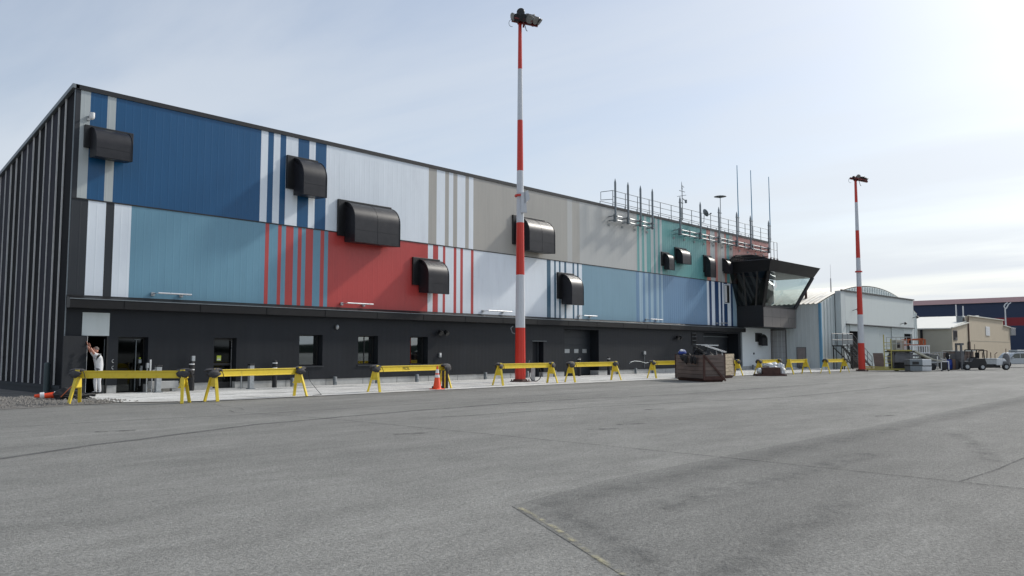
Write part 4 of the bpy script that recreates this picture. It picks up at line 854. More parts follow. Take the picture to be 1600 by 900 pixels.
# bare skin on neck, head, forearms by material index
me = body.data; me.materials.append(M['skin']); me.materials.append(M['rubber']); me.materials.append(M['greycloth'])
for p in me.polygons:
    c = p.center
    if c.z > 1.49 and abs(c.y) < .09 and c.x > -.12: p.material_index = 1
    elif c.x < -.20 and c.z > 1.46: p.material_index = 1
    elif c.z < .075: p.material_index = 2
    elif .80 < c.z < .98 and c.x < .0 and c.y < -.05: p.material_index = 3
h = MB(); h.blob((-.10, 0, 1.64), (.105, .08, .12), .05, 2, 20, 14, 1.2)      # skull tilted back, looking up at his hands
h.blob((-.155, 0, 1.60), (.06, .055, .08), .0, 2, 14, 10); h.blob((-.215, 0, 1.635), (.022, .016, .026), 0, 1, 8, 6)      # jaw, nose
for s_ in (-1, 1):
    h.blob((-.085, s_ * .082, 1.625), (.025, .012, .034), 0, 1, 8, 6); h.blob((-.195, s_ * .033, 1.665), (.012, .014, .010), 0, 1, 8, 6, mi=1)
h.blob((-.195, 0, 1.578), (.014, .026, .008), 0, 1, 8, 6, mi=2)
h.build('head', ['skin', 'blackm', 'rust'], PR, smooth=True)
hh = MB(); hh.blob((-.075, 0, 1.675), (.105, .086, .105), .08, 4, 18, 12, 2); hh.v = [(x, y, max(z, 1.63 + (-.10 - x) * -.35)) for x, y, z in hh.v]; hh.build('hair', 'hair', PR, smooth=True)
for s_, base in ((-1, (-.335, -.14, 1.755)), (1, (-.335, .12, 1.815))):
    B_ = Vector(base); vv = [tuple(B_), tuple(B_ + Vector((-.012, 0, .045))), tuple(B_ + Vector((-.02, 0, .085)))]; ee = [(0, 1), (1, 2)]; rd = [.028, (.036, .018), (.036, .016)]
    for k, (fy_, ln_) in enumerate(((-.030, .060), (-.010, .072), (.010, .068), (.030, .055))):
        i0 = len(vv); vv += [tuple(B_ + Vector((-.022, fy_, .095))), tuple(B_ + Vector((-.035, fy_ * 1.1, .095 + ln_ * .55))), tuple(B_ + Vector((-.062, fy_ * 1.1, .095 + ln_ * .8)))]; ee += [(2, i0), (i0, i0 + 1), (i0 + 1, i0 + 2)]; rd += [.0095, .009, .008]
    i0 = len(vv); vv += [tuple(B_ + Vector((-.015, -s_ * .042, .04))), tuple(B_ + Vector((-.04, -s_ * .06, .07))), tuple(B_ + Vector((-.062, -s_ * .058, .095)))]; ee += [(0, i0), (i0, i0 + 1), (i0 + 1, i0 + 2)]; rd += [.012, .011, .009]
    bake(skin_fig('hand', vv, ee, rd, 'skin', PR, 1))

# ------------------------------------------------------------------ skips
def skip_box(c0, c1, c2, c3, z0, z1, ins, mats_):
    pass
# near skip: tipping skip with boarded long side and a sloping strut
A0 = Vector((27.41, -11.10, 0)); A1 = Vector((29.10, -8.40, 0))   # near corner, far-left corner of the boarded front
fd = (A1 - A0).normalized(); ln = (A1 - A0).length; sd_ = Vector((fd.y, -fd.x, 0))     # sd_: away to the right
t = empty('waste_skip', (A0.x, A0.y, 0), math.atan2(fd.y, fd.x), label='nearer brown waste skip with boarded side, rusty strut and black rubbish', cat='skip')
S_ = -1   # local: +x along boarded front (to the far-left), -y to the right/back
Wd = 1.2
def boards(b, p0, p1, z0, z1, n, th, mi=0):
    p0 = Vector(p0); p1 = Vector(p1); d = (p1 - p0); nr = Vector((-d.y, d.x, 0)).normalized() * th
    for k in range(n):
        a = z0 + (z1 - z0) * k / n + .008; c = z0 + (z1 - z0) * (k + 1) / n - .008; j = random.uniform(-.008, .008); q = nr * (1 + j * 10)
        b.hexa([p0 + ZZ * a, p1 + ZZ * a, p1 + q + ZZ * a, p0 + q + ZZ * a], [p0 + ZZ * c, p1 + ZZ * c, p1 + q + ZZ * c, p0 + q + ZZ * c], mi)
b = MB(); boards(b, (0.05, 0, 0), (ln - .05, 0, 0), .17, 1.42, 6, .04); b.build('boarded_side', 'wood', t)
b = MB(); boards(b, (.0, -.03, 0), (.0, -1.16, 0), .17, 1.42, 6, .04); b.build('boarded_end', 'wood', t)
b = MB(); boards(b, (ln, -.03, 0), (ln, -Wd, 0), .17, 1.42, 6, -.04); boards(b, (0.05, -Wd, 0), (ln - .05, -Wd, 0), .17, 1.42, 6, -.04); b.build('rear_boards', 'wood', t)
b = MB(); b.hexa([(.08, -.1, .0), (ln - .12, -.1, 0), (ln - .12, -Wd + .1, 0), (.08, -Wd + .1, 0)], [(0, .02, .15), (ln, .02, .15), (ln, -Wd, .15), (0, -Wd, .15)]); b.build('base', 'rust', t)
b = MB()
for x in (-.03, ln): b.box(x - .02, x + .05, -.02, .06, .1, 1.46)
b.box(-.045, .0, -.05, -.02, .1, 1.42); b.bar((-.06, -.03, 1.36), (-.06, -1.22, .06), .05, .09); b.box(-.05, 0, -1.2, -.03, .12, .2); b.box(-.055, -.041, -.95, -.05, .2, .3)
b.build('steel_frame', 'rust', t)
b = MB(); b.box(.03, ln - .04, -Wd + .04, -.04, .16, 1.2); b.build('fill', 'void', t)
# rubbish on it
def junk(P, rz, label, parts_):
    q = empty('rubbish_heap', P, rz, label=label, cat='rubbish')
    for n_, f, m_ in parts_: b = MB(); f(b); b.build(n_, m_, q, smooth=(n_ in ('bag', 'sheet')))
    return q
ctr = t.matrix_basis @ Vector((ln * .5, -Wd * .5, 1.06))
def bags(b):
    for k in range(14): b.blob((random.uniform(-1.0, .9), random.uniform(-.6, .6), random.uniform(.1, .38)), (random.uniform(.25, .42), random.uniform(.2, .35), random.uniform(.16, .28)), .55, k, 12, 8, 2.3)
    for x in (-.95, -.55, .1): b.blob((x, .78, .1), (.13, .09, .22), .6, x * 9, 10, 7, 2.4)
def sticks(b):
    b.bar((-1.0, -.2, .3), (-.2, .3, .78), .09, .05); b.box(-.3, .35, -.3, .2, .5, .82); b.bar((.4, .2, .3), (-.6, .5, .66), .07)
def metal(b):
    b.bar((-.2, -.3, .86), (-1.05, -1.0, .52), .30, .06); b.bar((-.1, -.1, .9), (-.75, -.75, .88), .12, .06); b.bar((-.55, -.75, .3), (-.55, -.72, .72), .04); b.bar((-.8, -.95, .2), (-.8, -.92, .6), .04); b.bar((.1, .1, .93), (-.3, -.3, .92), .2, .03)
junk(ctr, t.rotation_euler.z, 'heap of black rubbish bags and bright metal channel piled on nearer skip', [('bag', bags, 'rubber'), ('timber', sticks, 'blackm'), ('metal_channel', metal, 'alu')])
q = t.matrix_basis @ Vector((ln - .25, -.25, 1.42))
t2 = empty('blue_sack', q, t.rotation_euler.z, label='blue and white plastic sack on far corner of the nearer skip', cat='sack')
b = MB(); b.blob((0, 0, .1), (.33, .2, .17), .3, 3, 14, 9, 2); b.build('sack', 'bluebag', t2, smooth=True); b = MB(); b.blob((-.02, 0, .2), (.28, .16, .09), .6, 4, 12, 8, 2.6); b.build('wrapping', 'white', t2, smooth=True)
# farther skip with end boards coloured lighter to stand for sunlight on them
Bn = gr(1133, 591.5); 
t = empty('boarded_skip', (Bn.x, Bn.y, 0), VIEWZ - .12, label='farther waste skip with sunlight coloured into its boarded end', cat='skip')
wl, wr, hB = 1.9, .74, 1.47
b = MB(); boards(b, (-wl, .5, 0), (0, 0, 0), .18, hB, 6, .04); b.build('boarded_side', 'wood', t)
b = MB(); boards(b, (0, 0, 0), (wr, 1.55, 0), .18, hB, 6, -.04); b.build('boarded_end', 'wood_sunlit', t)
b = MB(); boards(b, (wr, 1.55, 0), (-wl + wr, 2.05, 0), .18, hB, 6, .04); boards(b, (-wl, .5, 0), (-wl + wr, 2.05, 0), .18, hB, 6, .04); b.build('rear_boards', 'wood', t)
b = MB(); b.hexa([(-wl + .1, .5, 0), (-.03, .1, 0), (wr - .12, 1.42, 0), (-wl + wr, 1.9, 0)], [(-wl, .5, .16), (.03, -.03, .16), (wr + .05, 1.55, .16), (-wl + wr, 2.05, .16)]); b.box(-.03, .04, -.05, .02, .16, hB + .02); b.bar((wr + .08, 1.5, .2), (wr - .05, 1.32, 1.2), .03); b.build('base', 'rust', t)
b = MB(); b.hexa([(-wl + .2, .6, .2), (-.1, .15, .2), (wr - .15, 1.2, .2), (-wl + wr, 1.7, .2)], [(-wl + .2, .6, 1.25), (-.1, .15, 1.25), (wr - .15, 1.2, 1.25), (-wl + wr, 1.7, 1.25)]); b.build('fill', 'void', t)

# pallet with sacks
P = gr(1203, 587.2)
t = empty('pallet', (P.x, P.y, .0), VIEWZ, label='wooden pallet box loaded beside the barrier, low on the asphalt', cat='pallet')
b = MB(); b.box(-.95, .95, -.5, .5, 0, .12); b.build('base', 'rust', t); b = MB(); b.box(-.62, .55, -.5, .35, .12, .55); b.build('box', 'rust', t, bevel=.02)
t = empty('sacks', (P.x, P.y, .12), VIEWZ, label='white sacks and plastic sheeting heaped on the wooden pallet box', cat='sacks')
b = MB(); b.blob((.2, .15, .52), (.50, .34, .18), .5, 3, 18, 12, 2.2); b.blob((.75, .0, .30), (.26, .32, .36), .5, 6, 14, 10, 2.2); b.blob((-.75, -.2, .2), (.2, .2, .2), .4, 8, 10, 8, 2); b.blob((.35, .1, .64), (.22, .2, .13), .5, 9, 10, 8, 2); b.build('sheeting', 'white', t, smooth=True)

# ------------------------------------------------------------------ pale hangar
HX0, HX1, HY, HB = 60.02, 88.4, -4.45, 30.0
HG = empty('pale_hangar', (0, 0, 0), label='old pale grey arched hangar with blue corner trim beyond the cab', cat='hangar')
cxh = (HX0 + HX1) / 2; half = (HX1 - HX0) / 2; rise = 2.25; RAD = (half * half + rise * rise) / (2 * rise); EV = 5.85
def arcz(x): return EV + math.sqrt(RAD * RAD - (x - cxh) ** 2) - (RAD - rise)
b = MB(); ry = []
yy = HY
while yy < HB: ry.append(yy); yy += .09
nx = 28
vs = []; fs = []
for i, y in enumerate(ry):
    rb_ = .085 * (1 if (i % 5) in (0,) else (.6 if i % 5 in (1, 4) else 0)) 
    for k in range(nx + 1):
        x = HX0 - .25 + (HX1 - HX0 + .5) * k / nx; xx = min(max(x, HX0), HX1); vs.append((x, y, arcz(xx) + rb_ - (.04 if xx != x else 0)))
for i in range(len(ry) - 1):
    for k in range(nx): a = i * (nx + 1) + k; fs.append((a, a + 1, a + nx + 2, a + nx + 1))
b.add(vs, fs); b.build('roof', 'han_roof', HG)
def ribwall(b, pfun, n, depth, w):       # pfun(i/n) -> (x,y,ztop); ribs sticking out along nrm
    pass
b = MB()
y = HY
b.add([(HX0, HY, -.1), (HX0, HB, -.1), (HX0, HB, EV), (HX0, HY, EV)], [(0, 1, 2, 3)])
k = 0
while HY + .12 + k * .38 < 0.2: yy = HY + .12 + k * .38; b.box(HX0 - .025, HX0, yy, yy + .05, 0, EV - .02); k += 1
b.build('side_wall', 'han_side', HG)
b = MB(); n = 40
for i in range(n):
    a = HX0 + (HX1 - HX0) * i / n; c = HX0 + (HX1 - HX0) * (i + 1) / n; b.add([(a, HY, -.1), (c, HY, -.1), (c, HY, arcz(c)), (a, HY, arcz(a))], [(0, 1, 2, 3)])
x = HX0 + .3
while x < HX1: b.box(x, x + .14, HY - .07, HY - .001, 0, arcz(min(x, HX1)) - .03); x += .71
b.build('front_wall', 'han_front', HG)
b = MB(); b.box(HX0 - .06, HX0 + .14, HY - .12, HY + .10, -.05, EV + .02); b.build('corner_trim', 'blue_post', HG)
# door header box and door leaves
PX0, PX1, PY = 64.7, 85.3, HY - .55
b = MB()
b.hexa([(63.75, PY, 4.2), (PX1, PY, 4.05), (PX1, HY - .08, 4.05), (63.75, HY - .08, 4.2)], [(63.75, PY, 7.18), (PX1, PY, 7.28), (PX1, HY - .08, 7.28), (63.75, HY - .08, 7.18)]); b.build('door_header', 'han_front', HG)
b = MB(); b.bar((63.6, PY - .06, 7.22), (PX1 + .1, PY - .06, 7.32), .14, .12); b.build('header_capping', 'blackm', HG)
b = MB(); b.box(63.5, 64.55, PY - .05, HY - .08, -.05, 7.17); b.box(64.55, 64.66, PY - .02, HY - .08, 0, 7.0, 1); b.build('door_post', ['han_side', 'mgrey'], HG)
opn = [(66.1, 69.7), (82.1, 84.9)]
def leaf_(x0, x1, y, lab=None):
    b = MB(); b.box(x0, x1, y, y + .06, .02, 4.06); x = x0 + .05
    while x < x1 - .1: b.box(x, x + .06, y - .025, y - .001, .05, 4.02); x += .30
    return b.build('sliding_door', 'han_front', HG)
leaf_(64.7, 66.1, PY + .2); leaf_(69.75, 73.9, PY + .12); leaf_(73.95, 78.0, PY + .2); leaf_(78.05, 82.1, PY + .12)
for q in ((84.9, 85.3, .10, 0, 4.05), (82.1, 84.9, .12, 3.5, 4.05), (66.1, 69.75, .12, 3.5, 4.12)): b = MB(); b.box(q[0], q[1], PY + q[2], PY + .2, q[3], q[4]); b.build('door_lintel', 'han_front', HG)
for xa, xb in ((66.0, 69.8), (82, 85)): b = MB(); b.box(xa, xb, PY + .3, PY + .34, 0, 3.52); b.build('dark_opening', 'void', HG)
b = MB(); b.box(64.7, PX1, PY - .03, PY - .001, 4.15, 4.19); b.box(64.7, PX1, PY - .12, PY - .001, 3.55 + .56, 3.60 + .56); b.build('door_track', 'mgrey', HG)
for x, z in ((66.6, 5.45), (84.9, 5.3), (80.6, 4.5)):
    b = MB(); b.bar((x, PY, z), (x, PY - .45, z + .12), .05); b.tube((x, PY - .45, z + .18), (x, PY - .55, z - .02), .10, .17, 10); b.build('wall_lamp', 'blackm', HG)
b = MB(); b.box(HX0 - .02, HX0 - .003, -1.24, .12, .02, 3.5); b.box(HX0 - .05, HX0 - .021, -1.34, -1.24, .02, 3.6, 1); b.box(HX0 - .08, HX0 - .021, -1.34, .15, 3.5, 3.62, 1)
for z in [.5 * k for k in range(1, 7)]: b.box(HX0 - .024, HX0 - .021, -1.24, .12, z, z + .012, 1)
b.build('roller_door', ['lgrey', 'mgrey'], HG)
b = MB(); b.box(HX0 - .04, HX0 - .026, -3.08, -2.32, .02, 1.9); b.box(HX0 - .06, HX0 - .041, -3.14, -3.08, 0, 1.96, 1); b.box(HX0 - .06, HX0 - .041, -2.32, -2.26, 0, 1.96, 1); b.box(HX0 - .06, HX0 - .041, -3.14, -2.26, 1.9, 1.97, 1)
dd = b.build('side_door', ['doorbrown', 'mgrey'], HG)
b = MB(); b.tube((HX0 - .06, -2.9, 1.0), (HX0 - .12, -2.9, 1.0), .03); b.build('handle', 'galv', dd)
b = MB(); b.tube((62.1, -2.4, 6.2), (62.1, -2.4, 7.25), .11, seg=10); b.lathe([(.2, 6.3), (.14, 6.5), (.12, 6.55)], 10, (62.1, -2.4, 0)); b.build('flue', 'rust', HG, smooth=True)
t = empty('hangar_aerial', (64.0, -4.0, 7.1), label='thin pale aerial rising above corner of the pale hangar', cat='aerial'); b = MB(); b.tube((0, 0, 0), (0, 0, 1.3), .06, .05, 6); b.build('pole', 'galv', t); b = MB(); b.tube((0, 0, 1.3), (0, 0, 2.6), .02, .012, 5); b.build('tip', 'white', t)
t = empty('scrap_strip', (59.4, -3.6, .0), label='low pale sheets and scrap lying beside the pale hangar wall', cat='scrap')
b = MB(); b.box(-.6, .0, -1.2, 1.8, .02, .12); b.box(-.9, -.3, 1.0, 3.0, .02, .2); b.build('sheet', 'white', t); b = MB(); b.blob((-.4, .5, .2), (.3, .4, .2), .5, 2); b.blob((-.8, 2.1, .25), (.4, .5, .2), .5, 4); b.build('scrap', 'mgrey', t)

# staircase tower at the hangar front
t = empty('steel_staircase', (0, 0, 0), label='dark steel staircase with landing leaning against the pale hangar front', cat='staircase')
y0, y1 = -6.5, -5.6
b = MB(); b.box(59.6, 62.1, y0, y1, 2.02, 2.12); b.box(58.4, 59.6, y0 + .3, y0 + .4, 2.05, 2.12); b.build('landing', 'blackm', t)
b = MB()
for y in (y0, y1): b.bar((62.1, y, 2.0), (66.9, y, .02), .06, .2); b.bar((59.9, y, 1.95), (64.4, y, .3), .07, .07)
b.build('stringer', 'blackm', t)
b = MB()
for k in range(9): f_ = (k + .5) / 9; b.box(62.1 + 4.8 * f_, 62.1 + 4.8 * f_ + .35, y0, y1, 1.98 - 1.98 * f_, 2.02 - 1.98 * f_)
b.build('tread', 'galv_d', t)
b = MB()
for y in (y0, y1):
    for x in (59.65, 60.9, 62.1): b.tube((x, y, 2.1), (x, y, 3.15), .03, seg=6)
    for z in (2.6, 3.15): b.tube((59.65, y, z), (62.1, y, z), .028, seg=6); b.tube((62.1, y, z), (66.9, y, z - 2.05), .028, seg=6)
    for k in range(1, 5): x = 62.1 + 1.2 * k; b.tube((x, y, 2.05 - .42 * k * 1.2 / 1.02), (x, y, 3.15 - .42 * k * 1.2), .028, seg=6)
b.build('handrail', 'mgrey', t)
b = MB(); b.box(59.7, 60.85, y0 - .01, y0 + .01, 2.2, 3.05); b.box(60.95, 62.05, y0 - .01, y0 + .01, 2.2, 3.05); b.build('guard_sheet', 'galv_d', t)
b = MB()
for x in (59.9, 61.9):
    for y in (y0, y1): b.bar((x, y, 0), (x, y, 2.02), .08)
b.bar((59.9, y0, .1), (61.9, y0, 1.95), .05); b.bar((61.9, y0, .1), (59.9, y0, 1.95), .05); b.build('support_frame', 'blackm', t)

# ------------------------------------------------------------------ tan workshop and its olive wing
BX = 95.0; WY = -6.41
WK = empty('tan_workshop', (0, 0, 0), label='tan workshop with stepped parapet and a dull olive wing', cat='building')
b = MB(); b.add([(BX, WY - .01, 0), (BX, 12, 0), (BX, 12, 4.38), (BX, WY - .01, 4.38)], [(0, 1, 2, 3)]); b.build('olive_wall', 'olive', WK)
b = MB(); b.box(BX - .15, BX + .05, -3.2, -2.95, 0, 4.35); b.build('downpipe', 'blackm', WK)
b = MB(); b.prism([(BX - .3, 4.38), (109, 6.3), (109, 6.1), (BX - .3, 4.25)], 'y', WY + .1, 12); b.build('roof', 'cream', WK)
b = MB(); b.prism([(BX + .02, -.2), (BX + .02, 4.4), (102.6, 5.16), (102.6, -.2)], 'y', WY, WY + .3); b.prism([(102.62, -.2), (102.62, 6.05), (122.2, 6.03), (122.2, 5.28), (126.5, 5.08), (126.5, -.2)], 'y', WY - .05, WY + .3); b.build('tan_front', 'tan', WK)
b = MB(); b.bar((BX - .1, WY - .08, 4.42), (102.6, WY - .08, 5.2), .2, .12); b.bar((102.5, WY - .1, 6.08), (122.3, WY - .1, 6.06), .25, .12); b.bar((122.2, WY - .1, 5.30), (126.7, WY - .1, 5.1), .25, .12); b.build('coping', 'cream', WK)
b = MB(); b.box(102.5, 102.75, WY - .12, WY - .051, 0, 6.0); b.build('front_downpipe', 'rust', WK)
b = MB(); b.box(102.8, 126.4, WY - .07, WY - .051, 2.9, 2.95); b.build('wall_seam', 'olive', WK)
b = MB(); b.box(95.5, 97.2, WY - .06, WY - .001, 2.9, 4.1); wn = b.build('window', 'mgrey', WK); b = MB(); b.box(95.7, 96.3, WY - .09, WY - .061, 3.0, 4.0); b.box(96.5, 97.1, WY - .09, WY - .061, 3.3, 4.05); b.build('pane', 'blackm', wn)
b = MB(); b.box(102.0, 103.2, WY - .08, WY - .052, 0, 2.8); b.build('doorway', 'void', WK)
t = empty('wall_sign', (112.6, WY - .06, 4.3), label='white upright notice board on the tan workshop wall', cat='sign'); b = MB(); b.box(-1.1, 1.1, -.06, 0, -.62, .62); b.build('board', 'white', t)
b = MB()
for z in (.35, .05, -.25): b.box(-.5, .5, -.075, -.061, z, z + .12)
b.build('printed_marks', 'fin', t)
t = empty('roof_unit', (101.75, WY + .6, 5.05), label='small grey ventilation unit on the roof against the tan parapet', cat='vent unit'); b = MB(); b.box(-.6, .6, -.35, .35, 0, .95); b.build('casing', 'galv_d', t, bevel=.05); b = MB(); b.box(-.45, .45, -.38, -.351, .2, .7); b.build('grille', 'blackm', t)
t = empty('wall_unit', (128.0, WY + .3, 3.95), label='pale grey duct unit at the far corner of the tan workshop', cat='vent unit'); b = MB(); b.box(-1.45, 1.3, -.6, .6, 0, 1.1); b.build('casing', 'galv', t, bevel=.05); b = MB(); b.path([(1.3, -.4, 1.0), (1.7, -.4, 1.0), (1.7, -.4, .3)], .1, 8); b.build('duct', 'galv', t)

# navy hangar
NX = 150.0
NH = empty('navy_hangar', (0, 0, 0), label='huge navy hangar with a dark red band and pale red roof edge', cat='hangar')
b = MB(); b.box(NX, NX + 60, -90, 40, 7.4, 10.1); b.build('upper_wall', 'hnavy', NH)
b = MB(); b.box(NX, NX + 60, -90, 40, 6.0, 7.4); b.build('red_band', 'hred', NH)
b = MB(); b.box(NX, NX + 60, -90, 40, -.2, 6.0); b.build('lower_wall', 'hnavy', NH)
b = MB(); b.box(NX - .4, NX + 60, -90, 40, 10.1, 10.95); b.build('roof_edge', 'hpink', NH)
def lamp_pole(px_, y_top, D, label, two):
    d = ray(px_, y_top); f = D / d.dot(F0); P = CAM + d * f
    t = empty('lamp_post', (P.x, P.y, 0), VIEWZ, label=label, cat='lamp post', group='pale lamp posts before the navy hangar'); Ht = P.z
    b = MB(); b.tube((0, 0, 0), (0, 0, Ht - (1.0 if two else 0)), .14, .10, 8); b.build('pole', 'fin', t)
    if two:
        for s_ in (0, .55): b = MB(); b.path([(s_ * .3, 0, Ht - 1.0), (-.15 + s_, 0, Ht - .6), (.05 + s_, 0, Ht - .25), (.45 + s_, 0, Ht)], .09, 6); b.build('lamp_arm', 'white', t)
lamp_pole(1493.5, 476, 132, 'plain pale post rising before the navy hangar above the olive wing', False)
lamp_pole(1570, 473, 131, 'pale lamp post with two curved arms behind the tan workshop parapet', True)
lamp_pole(1504.5, 478, 131, 'very thin grey post behind the roof ventilation unit', False)

# ------------------------------------------------------------------ yard clutter (each in its own local frame, +x to the right across the view)
def yard(name, px_, py_, label, cat, group=None, rz=0.0):
    P = gr(px_, py_); return empty(name, (P.x, P.y, 0), VIEWZ + rz, label=label, cat=cat, group=group), mpp(P)
t, s = yard('access_stand', 1385, 580, 'yellow steel access stand with ladder and railed deck', 'access stand', rz=-.15)
b = MB()
for y in (0, 1.2): b.bar((-1.6, y, .15), (2.0, y, .15), .14, .14); b.bar((-1.6, y, .35), (.2, y, .3), .08, .08)
b.bar((-1.6, 0, .15), (-1.6, 1.2, .15), .12); b.bar((2.0, 0, .15), (2.0, 1.2, .15), .12)
for x in (-1.5, 1.9): b.tube((x, -.06, .1), (x, .06, .1), .1, seg=10)
b.build('base_frame', 'ylw2', t)
b = MB()
for x in (-.12, .42): b.bar((x, 0, .1), (x, 0, 2.95 if x < 0 else 2.6), .07, .07)
for k in range(8): b.bar((-.12, 0, .35 + .28 * k), (.42, 0, .35 + .28 * k), .05, .04)
b.build('ladder', 'ylw2', t)
b = MB(); b.box(.45, 2.0, 0, 1.2, 1.62, 1.72); b.build('deck', 'ylw2', t)
b = MB()
for x in (.45, 1.2, 2.0):
    for y in (0, 1.2): b.tube((x, y, 1.7), (x, y, 2.75), .025, seg=6)
for z in (2.2, 2.75):
    for y in (0, 1.2): b.tube((.45, y, z), (2.0, y, z), .025, seg=6)
b.build('deck_rail', 'galv', t)
b = MB()
for x in (.6, 1.9):
    for y in (.1, 1.1): b.bar((x, y, .2), (x, y, 1.6), .05)
b.build('leg', 'mgrey', t)
t, s = yard('cream_cabinet', 1412, 577.5, 'cream machine cabinet standing before the small dark hangar opening', 'cabinet')
b = MB(); b.box(-.55, .35, 0, .8, 0, 2.6); b.build('casing', 'beigebox', t, bevel=.04); b = MB(); b.box(-.5, -.25, -.02, -.001, 1.9, 2.35); b.build('panel', 'blackm', t); b = MB(); b.box(.12, .30, -.03, -.001, 1.6, 2.5); b.build('label_plate', 'white', t)
t, s = yard('plywood_board', 1378, 578.5, 'dark brown board propped upright behind the yellow ladder', 'board')
b = MB(); b.hexa([(-.55, 0, 0), (.3, 0, 0), (.3, .05, 0), (-.55, .05, 0)], [(-.55, .35, 1.45), (.3, .35, 1.45), (.3, .4, 1.45), (-.55, .4, 1.45)]); b.build('sheet', 'wood', t); b = MB(); b.bar((-.1, .9, 0), (-.1, .42, 1.1), .05); b.build('prop', 'wood', t)
t, s = yard('belt_loader', 1413, 580, 'grey belt loader with sloping conveyor beside the yellow stand', 'belt loader')
b = MB(); b.box(-.75, .75, 0, 1.3, .68, 1.3); b.hexa([(-.7, 0, 1.3), (.7, 0, 1.3), (.7, 1.2, 1.3), (-.7, 1.2, 1.3)], [(-.6, .1, 1.52), (.9, .1, 1.5), (.9, 1.2, 1.5), (-.6, 1.2, 1.52)]); b.build('body', 'mgrey', t, bevel=.05)
b = MB(); b.box(-.7, .7, .2, 1.2, .2, .68); b.box(-.95, 1.0, -.05, 1.2, 1.53, 1.62); b.build('undercarriage', 'blackm', t)
for x in (-.6, .6): b = MB(); b.tube((x, -.05, .22), (x, .15, .22), .22, seg=14); b.build('wheel', 'rubber', t, smooth=True)
b = MB(); b.bar((.9, .1, 1.62), (2.3, .1, .95), .5, .12); b.bar((2.3, .1, .95), (3.1, .1, .85), .4, .08); b.build('conveyor', 'beigebox', t)
t, s = yard('grey_bin', 1432, 581, 'low grey slatted cargo bin between the belt loader and white bale', 'bin')
b = MB(); b.box(-.48, .48, 0, .9, .05, .48); b.box(-.5, .5, -.02, .92, .52, .98); b.build('body', 'galv_d', t, bevel=.03); b = MB(); b.box(-.3, .2, -.04, -.021, .58, .8); b.build('plate', 'blackm', t); b = MB(); b.box(-.52, .52, -.03, .94, .48, .52); b.build('rim', 'blackm', t)
t, s = yard('wrapped_bale', 1448, 580.5, 'white wrapped bale strapped round the middle beside the grey bin', 'bale')
b = MB()
for z0_, z1_, g_ in ((.03, .42, 0), (.46, .97, .012)): b.hexa([(-.44 - g_, 0, z0_), (.42 + g_, .03, z0_), (.44, .8, z0_), (-.44, .8, z0_)], [(-.43, .02, z1_), (.45 - g_, 0, z1_), (.40, .78, z1_), (-.42, .8, z1_)])
b.build('wrapping', 'white', t, bevel=.05)
b = MB(); b.box(-.45, .45, -.005, .80, .41, .47); b.build('strap', 'mgrey', t)
t, s = yard('slat_trailer', 1452, 578.5, 'white slatted cage trailer carrying an orange steel frame', 'trailer')
b = MB(); b.box(-1.2, .5, .8, 2.4, 1.15, 1.32); b.box(-1.2, .5, .8, 2.4, .9, 1.0); b.build('chassis', 'mgrey', t)
b = MB()
for k in range(9): b.box(-1.15 + k * .2, -1.08 + k * .2, .8, .85, 1.5, 2.05)
b.box(-1.2, .55, .78, .86, 2.02, 2.12); b.box(-1.2, .55, .78, .86, 1.42, 1.52); b.build('cage_side', 'white', t)
b = MB()
for x in (-.7, .1): b.tube((x, .7, .35), (x, .9, .35), .35, seg=16)
b.build('wheel', 'rubber', t, smooth=True)
t2, s = yard('orange_frame', 1452, 578.5, 'orange steel lifting frame loaded on the white cage trailer', 'frame')
b = MB()
for z in (2.15, 2.6): b.bar((-1.1, 1.2, z), (.35, 1.2, z), .1); b.bar((-1.1, 1.9, z), (.35, 1.9, z), .1)
for x in (-1.1, -.1, .1, .35): b.bar((x, 1.2, 2.12), (x, 1.2, 2.65), .1)
b.bar((-1.6, 1.3, 2.62), (.3, 1.3, 2.7), .05); b.build('frame_bars', 'orange2', t2)
t, s = yard('tow_tractor', 1466, 578.5, 'dark grey tow tractor parked between white bale and trolley', 'tractor')
b = MB(); b.prism([(-.7, .3), (.85, .3), (.85, .85), (.3, 1.0), (.1, 1.35), (-.7, 1.4)], 'y', .1, 1.3); b.build('body', 'mgrey', t, bevel=.04)
b = MB(); b.box(-.55, .0, .06, .09, 1.0, 1.3); b.build('window', 'winglass', t)
b = MB(); b.box(-.65, .35, .05, .09, .62, .72); b.box(-.55, .5, .05, .09, .85, .9); b.build('trim_strip', 'galv', t)
for x in (-.4, .55): b = MB(); b.tube((x, .0, .27), (x, .25, .27), .27, seg=14); b.build('wheel', 'rubber', t, smooth=True)
t, s = yard('cage_rack', 1473, 576.5, 'tall pale wire rack with white rolls behind the trolley', 'rack')
b = MB()
for x in (-.4, .1, .6):
    for y in (.4, 1.0): b.bar((x, y, 0), (x, y, 1.5), .04)
for z in (.4, .9, 1.5): b.bar((-.4, .4, z), (.6, .4, z), .04); b.bar((-.4, 1.0, z), (.6, 1.0, z), .04)
b.build('wire_frame', 'galv', t)
b = MB(); b.tube((-.35, .7, 1.0), (.0, .6, 1.25), .1, seg=8); b.bar((-.4, .5, 1.35), (-.05, .5, .95), .05); b.blob((.9, .7, 1.0), (.22, .2, .35), .3, 4); b.build('rolls', 'white', t)
t, s = yard('hand_trolley', 1477, 580, 'small white-framed hand trolley on black castors', 'trolley')
b = MB(); b.box(-.33, .33, 0, .6, .75, .82); b.bar((-.3, 0, .1), (-.3, 0, .8), .05); b.bar((.3, 0, .1), (.3, 0, .8), .05); b.bar((-.3, .55, .1), (-.3, .55, 1.2), .05); b.build('frame', 'white', t)
b = MB(); b.box(-.25, .25, .05, .5, .2, .7); b.build('load', 'blackm', t, bevel=.04)
for x in (-.28, .28): b = MB(); b.tube((x, -.02, .07), (x, .03, .07), .07, seg=10); b.build('castor', 'rubber', t)
